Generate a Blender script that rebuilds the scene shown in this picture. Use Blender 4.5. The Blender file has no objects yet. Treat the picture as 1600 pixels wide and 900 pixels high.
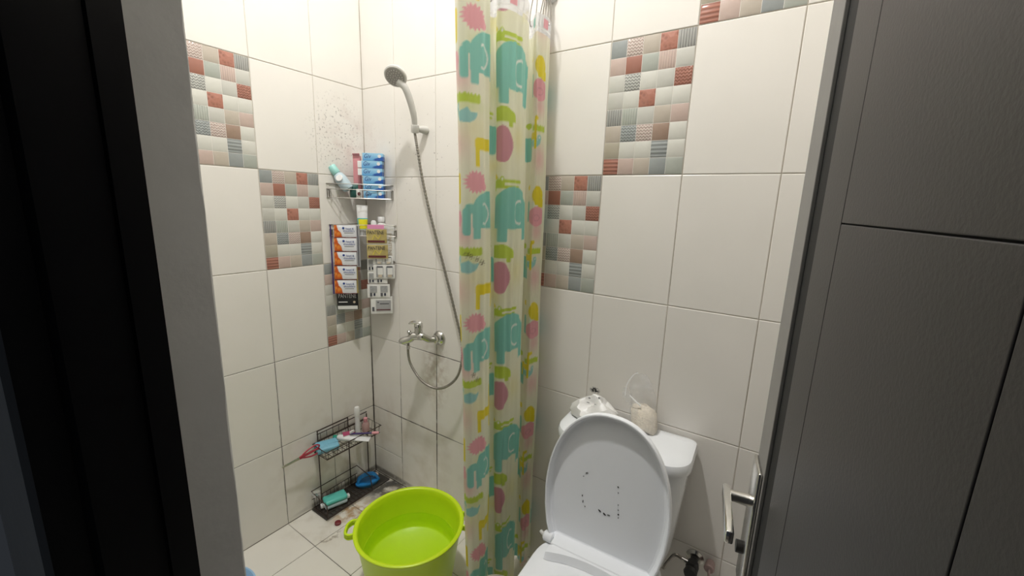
import bpy, bmesh, math, random
import numpy as np
from mathutils import Vector, Matrix
random.seed(7)
rng = np.random.default_rng(5)
scene = bpy.context.scene
COL = scene.collection
PI = math.pi

# ------------------------------------------------------------------ camera
CAM = np.array([1.7661, -1.3408, 1.4950])
YAW, PITCH, ROLL, FPX = -0.58524, 0.20028, 0.03243, 651.56
def cam_axes():
    cy, sy, cp, sp = math.cos(YAW), math.sin(YAW), math.cos(PITCH), math.sin(PITCH)
    f = np.array([sy*cp, cy*cp, -sp]); r = np.array([cy, -sy, 0.0]); u = np.cross(r, f)
    c, s = math.cos(ROLL), math.sin(ROLL)
    return f, c*r+s*u, -s*r+c*u
FW, RT, UP = cam_axes()
cd = bpy.data.cameras.new('camera'); cam = bpy.data.objects.new('camera', cd); COL.objects.link(cam)
cam.matrix_world = Matrix(((RT[0], UP[0], -FW[0], CAM[0]), (RT[1], UP[1], -FW[1], CAM[1]), (RT[2], UP[2], -FW[2], CAM[2]), (0, 0, 0, 1)))
cd.sensor_width = 36.0; cd.lens = FPX/1600*36.0; cd.clip_start = 0.01
scene.camera = cam
def ray(x, y):
    d = FW*FPX + RT*(x-800) - UP*(y-450); return d/np.linalg.norm(d)
def hit(x, y, n, d):                       # where the line of sight meets a plane of the room
    n = np.array(n, float); r = ray(x, y); t = (d - n@CAM)/(n@r); return CAM + t*r
X = lambda x, y, v: hit(x, y, (1, 0, 0), v)
Y = lambda x, y, v: hit(x, y, (0, 1, 0), v)
Z = lambda x, y, v: hit(x, y, (0, 0, 1), v)
DG = lambda x, y, v: hit(x, y, (1, -1, 0), v)   # vertical plane across the room corner

# ------------------------------------------------------------------ world, exposure, lamp position
w = bpy.data.worlds.new('world'); scene.world = w; w.use_nodes = True
bg = w.node_tree.nodes['Background']; bg.inputs[0].default_value = (0.75, 0.85, 1.0, 1); bg.inputs[1].default_value = 0.028
scene.view_settings.view_transform = 'Standard'; scene.view_settings.look = 'None'
scene.view_settings.gamma = 1.0; scene.view_settings.use_curve_mapping = False
scene.view_settings.exposure = 0.0
LAMP = (0.94, -0.74, 3.46); LAMP_POWER = 800.0

# ------------------------------------------------------------------ materials
def new_mat(name):
    m = bpy.data.materials.new(name); m.use_nodes = True
    nt = m.node_tree; b = nt.nodes['Principled BSDF']; return m, nt, b
def N(nt, t, **kw):
    n = nt.nodes.new(t)
    for k, v in kw.items(): setattr(n, k, v)
    return n
def mat(name, col, rough=0.5, metal=0.0, spec=0.5, noise=0.0, nscale=20.0, bump=0.0, bscale=60.0, trans=0.0, coat=0.0, sub=0.0, alpha=1.0):
    m, nt, b = new_mat(name)
    b.inputs['Base Color'].default_value = (*col, 1); b.inputs['Roughness'].default_value = rough
    b.inputs['Metallic'].default_value = metal; b.inputs['Specular IOR Level'].default_value = spec
    b.inputs['Transmission Weight'].default_value = trans; b.inputs['Coat Weight'].default_value = coat
    b.inputs['Alpha'].default_value = alpha
    tc = N(nt, 'ShaderNodeTexCoord')
    if noise > 0:
        nz = N(nt, 'ShaderNodeTexNoise'); nz.inputs['Scale'].default_value = nscale; nz.inputs['Detail'].default_value = 5
        nt.links.new(tc.outputs['Object'], nz.inputs['Vector'])
        mx = N(nt, 'ShaderNodeMix', data_type='RGBA')
        mx.inputs[6].default_value = (*[max(0, c*(1-noise)) for c in col], 1); mx.inputs[7].default_value = (*[min(1, c*(1+noise)) for c in col], 1)
        nt.links.new(nz.outputs['Fac'], mx.inputs[0]); nt.links.new(mx.outputs[2], b.inputs['Base Color'])
    if bump > 0:
        nb = N(nt, 'ShaderNodeTexNoise'); nb.inputs['Scale'].default_value = bscale; nb.inputs['Detail'].default_value = 4
        nt.links.new(tc.outputs['Object'], nb.inputs['Vector'])
        bp = N(nt, 'ShaderNodeBump'); bp.inputs['Strength'].default_value = bump; bp.inputs['Distance'].default_value = 0.002
        nt.links.new(nb.outputs['Fac'], bp.inputs['Height']); nt.links.new(bp.outputs[0], b.inputs['Normal'])
    return m

def ramp(nt, src, p0, p1, c0=(0, 0, 0, 1), c1=(1, 1, 1, 1)):
    r = N(nt, 'ShaderNodeValToRGB'); r.color_ramp.elements[0].position = p0; r.color_ramp.elements[1].position = p1
    r.color_ramp.elements[0].color = c0; r.color_ramp.elements[1].color = c1
    nt.links.new(src, r.inputs[0]); return r.outputs[0]
def math_node(nt, op, a, b=None, c=None):
    n = N(nt, 'ShaderNodeMath', operation=op)
    for i, v in enumerate((a, b, c)):
        if v is None: continue
        if isinstance(v, (int, float)): n.inputs[i].default_value = v
        else: nt.links.new(v, n.inputs[i])
    return n.outputs[0]
def blob_mask(nt, pos, centre, radii):     # soft ellipsoid where a stain has settled
    s = N(nt, 'ShaderNodeVectorMath', operation='SUBTRACT'); nt.links.new(pos, s.inputs[0]); s.inputs[1].default_value = centre
    d = N(nt, 'ShaderNodeVectorMath', operation='DIVIDE'); nt.links.new(s.outputs[0], d.inputs[0]); d.inputs[1].default_value = radii
    l = N(nt, 'ShaderNodeVectorMath', operation='LENGTH'); nt.links.new(d.outputs[0], l.inputs[0])
    return ramp(nt, l.outputs['Value'], 0.45, 1.0, (1, 1, 1, 1), (0, 0, 0, 1))

def tile_material(name, col, stains):
    m, nt, b = new_mat(name)
    b.inputs['Roughness'].default_value = 0.28; b.inputs['Specular IOR Level'].default_value = 0.35
    geo = N(nt, 'ShaderNodeNewGeometry'); pos = geo.outputs['Position']
    n1 = N(nt, 'ShaderNodeTexNoise'); n1.inputs['Scale'].default_value = 5.0; n1.inputs['Detail'].default_value = 6; nt.links.new(pos, n1.inputs['Vector'])
    mx = N(nt, 'ShaderNodeMix', data_type='RGBA'); mx.inputs[6].default_value = (col[0]*.95, col[1]*.95, col[2]*.93, 1); mx.inputs[7].default_value = (min(1, col[0]*1.03), col[1]*1.02, col[2]*1.02, 1)
    nt.links.new(n1.outputs['Fac'], mx.inputs[0]); cur = mx.outputs[2]
    for (cen, rad, lo, hi, sc, scol, amt) in stains:
        k = blob_mask(nt, pos, cen, rad)
        ns = N(nt, 'ShaderNodeTexNoise'); ns.inputs['Scale'].default_value = sc; ns.inputs['Detail'].default_value = 3; nt.links.new(pos, ns.inputs['Vector'])
        f = math_node(nt, 'MULTIPLY', k, ramp(nt, ns.outputs['Fac'], lo, hi)); f = math_node(nt, 'MULTIPLY', f, amt)
        q = N(nt, 'ShaderNodeMix', data_type='RGBA'); q.inputs[7].default_value = (*scol, 1)
        nt.links.new(f, q.inputs[0]); nt.links.new(cur, q.inputs[6]); cur = q.outputs[2]
    nt.links.new(cur, b.inputs['Base Color'])
    nb = N(nt, 'ShaderNodeTexNoise'); nb.inputs['Scale'].default_value = 38; nb.inputs['Detail'].default_value = 3; nt.links.new(pos, nb.inputs['Vector'])
    bp = N(nt, 'ShaderNodeBump'); bp.inputs['Strength'].default_value = 0.10; bp.inputs['Distance'].default_value = 0.002
    nt.links.new(nb.outputs['Fac'], bp.inputs['Height']); nt.links.new(bp.outputs[0], b.inputs['Normal'])
    return m
def grout_material(name, dirt):
    m, nt, b = new_mat(name); b.inputs['Roughness'].default_value = 0.8
    geo = N(nt, 'ShaderNodeNewGeometry'); pos = geo.outputs['Position']
    n1 = N(nt, 'ShaderNodeTexNoise'); n1.inputs['Scale'].default_value = 4.5; n1.inputs['Detail'].default_value = 5; nt.links.new(pos, n1.inputs['Vector'])
    cur = ramp(nt, n1.outputs['Fac'], 0.35, 0.65, (0.44, 0.39, 0.31, 1), (0.76, 0.71, 0.63, 1))
    for cen, rad in dirt:
        k = blob_mask(nt, pos, cen, rad)
        q = N(nt, 'ShaderNodeMix', data_type='RGBA'); q.inputs[7].default_value = (0.030, 0.018, 0.010, 1)
        nt.links.new(k, q.inputs[0]); nt.links.new(cur, q.inputs[6]); cur = q.outputs[2]
    nt.links.new(cur, b.inputs['Base Color']); return m

MOULD = (0.16, 0.13, 0.12); GRIME = (.05, .03, .016); RUST = (0.30, 0.17, 0.07)
WALL_STAINS = [((0, -.14, 1.77), (.25, .17, .21), .58, .66, 95, MOULD, .5),
               ((0, -.10, 1.72), (.25, .16, .26), .45, .70, 16, (.62, .48, .44), .35),
               ((.46, 0, .70), (.10, .2, .22), .40, .60, 30, RUST, .35),
               ((.36, 0, 1.70), (.40, .2, .35), .66, .72, 70, MOULD, .45),
               ((0, -.2, .25), (.25, .45, .35), .45, .75, 11, (.45, .36, .22), .35),
               ((.3, 0, .25), (.55, .25, .40), .45, .75, 9, (.45, .36, .22), .30),
               ((.469, 0, .42), (.0042, .2, .46), .25, .45, 25, GRIME, .9), ((.2191, 0, .28), (.0036, .2, .55), .3, .55, 25, GRIME, .7),
               ((.32, 0, .3946), (.42, .2, .0042), .25, .5, 25, GRIME, .85), ((.52, 0, .7946), (.22, .2, .0034), .3, .5, 25, GRIME, .8),
               ((0, 0, .45), (.007, .007, .75), .2, .5, 25, GRIME, .8), ((0, 0, .02), (.5, .5, .02), .2, .5, 25, GRIME, .7), ((0, -.25, .3946), (.2, .5, .0028), .3, .55, 25, GRIME, .5), ((0, -.498, .3), (.2, .0028, .6), .3, .55, 25, GRIME, .45),
               ((1.25, 0, .844), (.022, .2, .014), .42, .5, 130, (.03, .03, .03), 1.0)]
M = {}
M['tile'] = tile_material('cream_ceramic', (0.868, 0.838, 0.790), WALL_STAINS)
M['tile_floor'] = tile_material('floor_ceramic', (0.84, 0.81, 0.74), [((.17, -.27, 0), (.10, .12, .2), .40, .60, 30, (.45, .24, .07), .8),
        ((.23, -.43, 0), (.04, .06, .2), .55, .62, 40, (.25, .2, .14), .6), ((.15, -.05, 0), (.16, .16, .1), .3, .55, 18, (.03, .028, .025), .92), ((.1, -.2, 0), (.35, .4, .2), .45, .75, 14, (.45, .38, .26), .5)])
M['grout_wall'] = grout_material('wall_grout', [((.469, 0, .40), (.22, .2, .75)), ((.1, 0, .4), (.6, .3, .30)), ((0, 0, .2), (.25, .4, .6)), ((.5, 0, .795), (.45, .2, .08)), ((.72, 0, .4), (.4, .2, .15)), ((0, -.45, .5), (.1, .5, .75))])
M['grout_floor'] = grout_material('floor_grout', [((.1, -.1, 0), (.3, .35, .2)), ((.3, -.5, 0), (.35, .3, .2))])
M['plaster'] = mat('grey_plaster', (0.70, 0.70, 0.68), 0.75, noise=.10, nscale=14, bump=.5, bscale=35)
M['ceiling'] = mat('white_ceiling_paint', (0.88, 0.88, 0.87), 0.9, noise=.03)
M['frame_black'] = mat('black_gloss_paint', (0.006, 0.006, 0.007), 0.35, spec=.35, noise=.2, bump=.15)
M['door'] = mat('charcoal_door_paint', (0.036, 0.033, 0.034), 0.42, spec=.4, noise=.10, nscale=9, bump=.12, bscale=260)
M['groove_reflection'] = mat('door_groove_reflection', (0.012, 0.012, 0.012), 0.8)  # door core: dark in the grooves and in the painted reflection band
M['door_edge'] = mat('grey_edge_band', (0.27, 0.262, 0.25), 0.6, noise=.08, nscale=18, bump=.2)
M['chrome'] = mat('satin_chrome', (0.62, 0.61, 0.58), 0.22, metal=1.0, noise=.08, nscale=30)
M['chrome_bright'] = mat('polished_chrome', (0.80, 0.80, 0.78), 0.07, metal=1.0)
M['steel_wire'] = mat('steel_wire', (0.34, 0.32, 0.29), 0.3, metal=1.0, noise=.3, nscale=60)
M['black_wire'] = mat('rusty_black_wire', (0.055, 0.035, 0.025), 0.55, noise=.5, nscale=90)
M['black_plastic'] = mat('black_plastic', (0.018, 0.018, 0.018), 0.4, noise=.3, nscale=40)
M['grey_plastic'] = mat('shower_grey_plastic', (0.60, 0.585, 0.55), 0.30, spec=.5, noise=.05)
M['grey_dark'] = mat('nozzle_grey', (0.36, 0.345, 0.32), 0.5)
M['nozzle_light'] = mat('nozzle_light', (0.62, 0.60, 0.56), 0.45)
M['ceramic'] = mat('white_vitreous_ceramic', (0.88, 0.90, 0.92), 0.10, spec=.5, coat=.3)
M['seat_plastic'] = mat('white_seat_plastic', (0.91, 0.93, 0.96), 0.60, spec=.12)
M['scuff'] = mat('sticker_scuff', (0.05, 0.05, 0.05), 0.9, noise=.5, nscale=300)
M['lime'] = mat('lime_plastic', (0.60, 0.82, 0.012), 0.32, spec=.45, noise=.03, nscale=8)
M['cream_plastic'] = mat('cream_plastic', (0.72, 0.68, 0.55), 0.4)
M['brown_in'] = mat('brown_bin_inside', (0.20, 0.13, 0.09), 0.7, noise=.3)
M['light_blue'] = mat('light_blue_plastic', (0.33, 0.55, 0.80), 0.35)
M['white'] = mat('white_plastic', (0.83, 0.83, 0.82), 0.35)
M['soap_blue'] = mat('soap_wrap_blue', (0.20, 0.48, 0.62), 0.45, noise=.12, nscale=40, bump=.4, bscale=80)
M['teal'] = mat('teal_plastic', (0.13, 0.60, 0.52), 0.3)
M['teal_pale'] = mat('pale_teal_cap', (0.36, 0.70, 0.65), 0.35)
M['bottle_pale'] = mat('pale_blue_bottle', (0.55, 0.68, 0.74), 0.25)
M['dark_green'] = mat('dark_green_foil', (0.02, 0.10, 0.085), 0.35, noise=.3)
M['pink'] = mat('pink_plastic', (0.75, 0.33, 0.36), 0.4)
M['pink_card'] = mat('pink_card', (0.66, 0.28, 0.30), 0.6, noise=.1)
M['pink_clear'] = mat('pink_clear_plastic', (0.80, 0.52, 0.50), 0.2, trans=.45)
M['magenta'] = mat('magenta_foil', (0.40, 0.06, 0.14), 0.35, noise=.2)
M['dark_red'] = mat('dark_red_plastic', (0.20, 0.02, 0.025), 0.4, noise=.2)
M['red'] = mat('red_scissor_plastic', (0.42, 0.035, 0.06), 0.35)
M['purple'] = mat('dark_purple_plastic', (0.05, 0.025, 0.14), 0.35)
M['green_cap'] = mat('green_cap', (0.02, 0.32, 0.22), 0.4)
M['blue'] = mat('bright_blue_plastic', (0.02, 0.24, 0.62), 0.3)
M['bristle'] = mat('brush_bristle', (0.05, 0.16, 0.30), 0.8, noise=.3, nscale=200)
M['beige'] = mat('beige_soap', (0.66, 0.52, 0.40), 0.6)
M['yellow'] = mat('yellow_print', (0.90, 0.80, 0.03), 0.45)
M['ink'] = mat('dark_ink', (0.02, 0.025, 0.05), 0.6)
M['ink_blue'] = mat('navy_ink', (0.02, 0.06, 0.28), 0.6)
M['ink_grey'] = mat('grey_ink', (0.12, 0.12, 0.13), 0.6)
M['gold'] = mat('gold_foil', (0.62, 0.50, 0.20), 0.30, metal=.35, noise=.25, nscale=40, bump=.5, bscale=50)
M['maroon'] = mat('maroon_print', (0.13, 0.03, 0.03), 0.5)
M['silver'] = mat('silver_foil', (0.60, 0.60, 0.62), 0.28, metal=.6, bump=.6, bscale=60)
M['foil_white'] = mat('white_foil', (0.80, 0.79, 0.76), 0.35, bump=.4, bscale=70)
M['foil_black'] = mat('black_foil', (0.015, 0.015, 0.015), 0.25)
M['sachet_beige'] = mat('beige_sachet_print', (0.60, 0.50, 0.38), 0.5, noise=.3, nscale=80)
M['sachet_grey'] = mat('grey_sachet_print', (0.38, 0.38, 0.38), 0.5, noise=.35, nscale=160)
M['pink_print'] = mat('pink_print', (0.78, 0.30, 0.50), 0.5)
def water_material():
    m, nt, b = new_mat('clear_water'); out = nt.nodes['Material Output']; nt.nodes.remove(b)
    tp = N(nt, 'ShaderNodeBsdfTransparent'); tp.inputs[0].default_value = (.95, .985, .95, 1); gl = N(nt, 'ShaderNodeBsdfGlossy'); gl.inputs['Roughness'].default_value = .01
    fr = N(nt, 'ShaderNodeFresnel'); fr.inputs[0].default_value = 1.33; mx = N(nt, 'ShaderNodeMixShader')
    tc = N(nt, 'ShaderNodeTexCoord'); nb = N(nt, 'ShaderNodeTexNoise'); nb.inputs['Scale'].default_value = 14; nt.links.new(tc.outputs['Object'], nb.inputs['Vector'])
    bp = N(nt, 'ShaderNodeBump'); bp.inputs['Strength'].default_value = .04; nt.links.new(nb.outputs['Fac'], bp.inputs['Height']); nt.links.new(bp.outputs[0], gl.inputs['Normal'])
    nt.links.new(fr.outputs[0], mx.inputs[0]); nt.links.new(tp.outputs[0], mx.inputs[1]); nt.links.new(gl.outputs[0], mx.inputs[2]); nt.links.new(mx.outputs[0], out.inputs['Surface']); return m
M['water'] = water_material()
M['rubber'] = mat('valve_black', (0.03, 0.03, 0.03), 0.5, noise=.4, nscale=50)
M['pink_rubber'] = mat('dusty_pink_rubber', (0.52, 0.38, 0.36), 0.6)

def shampoo_material():
    m, nt, b = new_mat('orange_and_white_sachet'); b.inputs['Roughness'].default_value = 0.28
    tc = N(nt, 'ShaderNodeTexCoord'); sp = N(nt, 'ShaderNodeSeparateXYZ'); nt.links.new(tc.outputs['Generated'], sp.inputs[0])
    vo = N(nt, 'ShaderNodeTexVoronoi'); vo.inputs['Scale'].default_value = 3.2; nt.links.new(tc.outputs['Generated'], vo.inputs['Vector'])
    e = math_node(nt, 'ADD', sp.outputs['X'], math_node(nt, 'MULTIPLY', sp.outputs['Z'], .30))
    e = math_node(nt, 'ADD', e, math_node(nt, 'MULTIPLY', vo.outputs['Distance'], .12))
    f = ramp(nt, e, .46, .49, (1, 1, 1, 1), (0, 0, 0, 1))
    og = ramp(nt, vo.outputs['Distance'], .05, .55, (.90, .36, .05, 1), (.62, .10, .01, 1))
    mx = N(nt, 'ShaderNodeMix', data_type='RGBA'); mx.inputs[6].default_value = (.80, .81, .84, 1)
    nt.links.new(f, mx.inputs[0]); nt.links.new(og, mx.inputs[7]); nt.links.new(mx.outputs[2], b.inputs['Base Color']); return m
M['shampoo'] = shampoo_material()
def soapbox_material():
    m, nt, b = new_mat('light_blue_soap_carton'); b.inputs['Roughness'].default_value = 0.35
    tc = N(nt, 'ShaderNodeTexCoord'); sp = N(nt, 'ShaderNodeSeparateXYZ'); nt.links.new(tc.outputs['Generated'], sp.inputs[0])
    nz = N(nt, 'ShaderNodeTexNoise'); nz.inputs['Scale'].default_value = 3; nt.links.new(tc.outputs['Generated'], nz.inputs['Vector'])
    base = ramp(nt, math_node(nt, 'ADD', sp.outputs['Z'], math_node(nt, 'MULTIPLY', nz.outputs['Fac'], .4)), .2, 1.1, (.10, .36, .70, 1), (.33, .62, .84, 1))
    # dark blue wave low on the right, white soap bar above it
    e = math_node(nt, 'SUBTRACT', math_node(nt, 'MULTIPLY', sp.outputs['X'], .75), sp.outputs['Z'])
    f = math_node(nt, 'MULTIPLY', ramp(nt, e, .14, .22), ramp(nt, sp.outputs['X'], .48, .62))
    mx = N(nt, 'ShaderNodeMix', data_type='RGBA'); mx.inputs[7].default_value = (.02, .10, .40, 1)
    nt.links.new(f, mx.inputs[0]); nt.links.new(base, mx.inputs[6]); nt.links.new(mx.outputs[2], b.inputs['Base Color']); return m
M['soapbox'] = soapbox_material()
def curtain_material():
    m, nt, b = new_mat('printed_curtain_plastic')
    at = N(nt, 'ShaderNodeVertexColor'); at.layer_name = 'print'
    out = nt.nodes['Material Output']
    b.inputs['Roughness'].default_value = 0.32; b.inputs['Specular IOR Level'].default_value = 0.4
    tr = N(nt, 'ShaderNodeBsdfTranslucent'); mx = N(nt, 'ShaderNodeMixShader'); mx.inputs[0].default_value = 0.30
    tp = N(nt, 'ShaderNodeBsdfTransparent'); m2 = N(nt, 'ShaderNodeMixShader')
    nt.links.new(at.outputs['Color'], b.inputs['Base Color']); nt.links.new(at.outputs['Color'], tr.inputs['Color'])
    nt.links.new(b.outputs[0], mx.inputs[1]); nt.links.new(tr.outputs[0], mx.inputs[2])
    nt.links.new(at.outputs['Alpha'], m2.inputs[0]); nt.links.new(tp.outputs[0], m2.inputs[1]); nt.links.new(mx.outputs[0], m2.inputs[2])
    nt.links.new(m2.outputs[0], out.inputs['Surface']); return m
M['curtain'] = curtain_material()
def clear_film(name, tint=(1, 1, 1), amt=0.16):
    m, nt, b = new_mat(name); out = nt.nodes['Material Output']
    tp = N(nt, 'ShaderNodeBsdfTransparent'); tp.inputs[0].default_value = (*[.97*c for c in tint], 1)
    b.inputs['Base Color'].default_value = (.85, .85, .85, 1); b.inputs['Roughness'].default_value = 0.08
    tc = N(nt, 'ShaderNodeTexCoord'); nb = N(nt, 'ShaderNodeTexNoise'); nb.inputs['Scale'].default_value = 24; nb.inputs['Detail'].default_value = 4
    nt.links.new(tc.outputs['Object'], nb.inputs['Vector']); bp = N(nt, 'ShaderNodeBump'); bp.inputs['Strength'].default_value = 1.0; bp.inputs['Distance'].default_value = .006
    nt.links.new(nb.outputs['Fac'], bp.inputs['Height']); nt.links.new(bp.outputs[0], b.inputs['Normal'])
    mx = N(nt, 'ShaderNodeMixShader'); f = ramp(nt, nb.outputs['Fac'], .42, .75, (amt*.6, 0, 0, 1), (amt*2.6, 0, 0, 1)); 
    nt.links.new(f, mx.inputs[0]); nt.links.new(tp.outputs[0], mx.inputs[1]); nt.links.new(b.outputs[0], mx.inputs[2]); nt.links.new(mx.outputs[0], out.inputs['Surface'])
    return m
M['film'] = clear_film('clear_plastic_film', amt=.5)
def bulb_material():
    m, nt, b = new_mat('lit_lamp_glass'); b.inputs['Emission Color'].default_value = (1.0, 0.985, 0.965, 1); b.inputs['Emission Strength'].default_value = LAMP_POWER; return m
M['bulb'] = bulb_material()

# ------------------------------------------------------------------ mesh helpers
class MB:
    def __init__(s): s.v = []; s.f = []
    def add(s, vs, fs):
        o = len(s.v); s.v += [tuple(map(float, p)) for p in vs]; s.f += [tuple(i+o for i in f) for f in fs]; return s
    def box(s, lo, hi, ch=0.0):
        (x0, y0, z0), (x1, y1, z1) = lo, hi
        if ch <= 0:
            return s.add([(x0, y0, z0), (x1, y0, z0), (x1, y1, z0), (x0, y1, z0), (x0, y0, z1), (x1, y0, z1), (x1, y1, z1), (x0, y1, z1)],
                         [(0, 3, 2, 1), (4, 5, 6, 7), (0, 1, 5, 4), (1, 2, 6, 5), (2, 3, 7, 6), (3, 0, 4, 7)])
        bm = bmesh.new(); bmesh.ops.create_cube(bm, size=1)
        for q in bm.verts: q.co = Vector(((x0+x1)/2+q.co.x*(x1-x0), (y0+y1)/2+q.co.y*(y1-y0), (z0+z1)/2+q.co.z*(z1-z0)))
        bmesh.ops.bevel(bm, geom=bm.edges[:], offset=ch, segments=3, affect='EDGES', profile=.5)
        bm.verts.index_update(); s.add([q.co for q in bm.verts], [[q.index for q in f.verts] for f in bm.faces]); bm.free(); return s
    def tube(s, pts, r, n=10, closed=False, caps=True):
        P = [Vector(p) for p in pts]; m = len(P); rr = r if isinstance(r, (list, tuple)) else [r]*m
        vs = []; prev = None
        for i in range(m):
            if closed: t = P[(i+1) % m]-P[i-1]
            else: t = P[min(i+1, m-1)]-P[max(i-1, 0)]
            t.normalize()
            if prev is None:
                a = Vector((0, 0, 1)) if abs(t.z) < .9 else Vector((1, 0, 0)); u = t.cross(a).normalized()
            else: u = (prev-t*prev.dot(t)).normalized()
            prev = u; v = t.cross(u)
            for k in range(n):
                a = 2*PI*k/n; vs.append(P[i]+(u*math.cos(a)+v*math.sin(a))*rr[i])
        fs = []
        for i in range(m if closed else m-1):
            j = (i+1) % m
            for k in range(n): fs.append((i*n+k, i*n+(k+1) % n, j*n+(k+1) % n, j*n+k))
        if caps and not closed: fs += [tuple(range(n))[::-1], tuple((m-1)*n+k for k in range(n))]
        return s.add(vs, fs)
    def rings(s, R, cap0=True, cap1=True):
        n = len(R[0]); vs = [p for r in R for p in r]; fs = []
        for i in range(len(R)-1):
            for k in range(n): fs.append((i*n+k, i*n+(k+1) % n, (i+1)*n+(k+1) % n, (i+1)*n+k))
        if cap0: fs.append(tuple(range(n))[::-1])
        if cap1: fs.append(tuple((len(R)-1)*n+k for k in range(n)))
        return s.add(vs, fs)
    def lathe(s, prof, c=(0, 0, 0), n=48, axis=None, cap0=True, cap1=True):
        c = Vector(c); ax = Vector(axis).normalized() if axis is not None else Vector((0, 0, 1))
        a = Vector((0, 0, 1)) if abs(ax.z) < .9 else Vector((1, 0, 0)); u = ax.cross(a).normalized(); v = ax.cross(u)
        R = [[c+ax*z+(u*math.cos(2*PI*k/n)+v*math.sin(2*PI*k/n))*r for k in range(n)] for r, z in prof]
        return s.rings(R, cap0, cap1)
    def xform(s, mtx): s.v = [tuple(mtx @ Vector(p)) for p in s.v]; return s

def world_loc(o):
    l = Vector((0, 0, 0))
    while o: l += o.location; o = o.parent
    return l
def build(name, mb, m, parent=None, smooth=False, local=False, auto=None):
    me = bpy.data.meshes.new(name)
    off = Vector((0, 0, 0)) if (local or parent is None) else world_loc(parent)
    me.from_pydata([tuple(Vector(p)-off) for p in mb.v], [], mb.f); me.update()
    bm = bmesh.new(); bm.from_mesh(me); bmesh.ops.recalc_face_normals(bm, faces=bm.faces[:]); bm.to_mesh(me); bm.free()
    if smooth:
        me.polygons.foreach_set('use_smooth', [True]*len(me.polygons))
        me.set_sharp_from_angle(angle=math.radians(auto or 40))
    me.materials.append(M[m] if isinstance(m, str) else m)
    o = bpy.data.objects.new(name, me); COL.objects.link(o); o.parent = parent
    if parent is None and not local:      # origin at the base of the mesh
        a = np.array([p for p in mb.v]); b0 = Vector(((a[:, 0].min()+a[:, 0].max())/2, (a[:, 1].min()+a[:, 1].max())/2, a[:, 2].min()))
        me.transform(Matrix.Translation(-b0)); o.location = b0
    return o
def tag(o, label=None, cat=None, group=None, kind=None):
    if label: o['label'] = label
    if cat: o['category'] = cat
    if group: o['group'] = group
    if kind: o['kind'] = kind
    return o
def thing(name, label, cat, loc, group=None, kind=None):
    o = bpy.data.objects.new(name, None); COL.objects.link(o); o.location = Vector(tuple(map(float, loc))); o.empty_display_size = .05
    return tag(o, label, cat, group, kind)
def spline(pts, n=8, closed=False):
    P = [Vector(tuple(map(float, p))) for p in pts]; out = []; m = len(P)
    for i in range(m if closed else m-1):
        if closed: p0, p1, p2, p3 = P[i-1], P[i], P[(i+1) % m], P[(i+2) % m]
        else: p0, p1, p2, p3 = P[max(i-1, 0)], P[i], P[i+1], P[min(i+2, m-1)]
        for k in range(n):
            t = k/n; out.append(.5*((2*p1)+(p2-p0)*t+(2*p0-5*p1+4*p2-p3)*t*t+(3*p1-p0-3*p2+p3)*t**3))
    if not closed: out.append(P[-1])
    return out
def text_mesh(s, size, shear=0.0, extrude=0.0):
    cu = bpy.data.curves.new('lettering', 'FONT'); cu.body = s; cu.size = size; cu.shear = shear; cu.align_x = 'CENTER'; cu.align_y = 'CENTER'; cu.extrude = extrude
    cu.resolution_u = 3
    o = bpy.data.objects.new('lettering', cu); COL.objects.link(o)
    dg = bpy.context.evaluated_depsgraph_get(); me = bpy.data.meshes.new_from_object(o.evaluated_get(dg))
    COL.objects.unlink(o); bpy.data.objects.remove(o); bpy.data.curves.remove(cu); me.materials.clear(); return me
def lettering(s, size, m, parent, centre, right, up, width=None, height=None, shear=0.0, thick=.0002):
    """flat print: text whose local x runs along `right` and y along `up`, in the parent's coordinates"""
    me = text_mesh(s, size, shear, thick); r = Vector(right).normalized(); u = Vector(up).normalized(); n = r.cross(u)
    a = np.array([v.co[:] for v in me.vertices])
    if width: 
        sx = width/max(1e-6, a[:, 0].max()-a[:, 0].min()); me.transform(Matrix.Diagonal((sx, 1, 1, 1)))
    if height:
        sy = height/max(1e-6, a[:, 1].max()-a[:, 1].min()); me.transform(Matrix.Diagonal((1, sy, 1, 1)))
    a = np.array([v.co[:] for v in me.vertices]); mid = (a.min(0)+a.max(0))/2; me.transform(Matrix.Translation((-mid[0], -mid[1], 0)))
    c = Vector(centre)
    me.transform(Matrix(((r.x, u.x, n.x, c.x), (r.y, u.y, n.y, c.y), (r.z, u.z, n.z, c.z), (0, 0, 0, 1))))
    me.materials.append(M[m]); o = bpy.data.objects.new('lettering', me); COL.objects.link(o); o.parent = parent; return o

# ================================================================== THE ROOM
RX, RY, RH = 1.9691, -1.113, 3.50          # right wall, door wall inner face, ceiling
ZO = -0.0054                               # joint rows: ZO + 0.4 k
GAP, DEP = 0.0024, 0.0024                  # joint width, tile front proud of the grout

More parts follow.
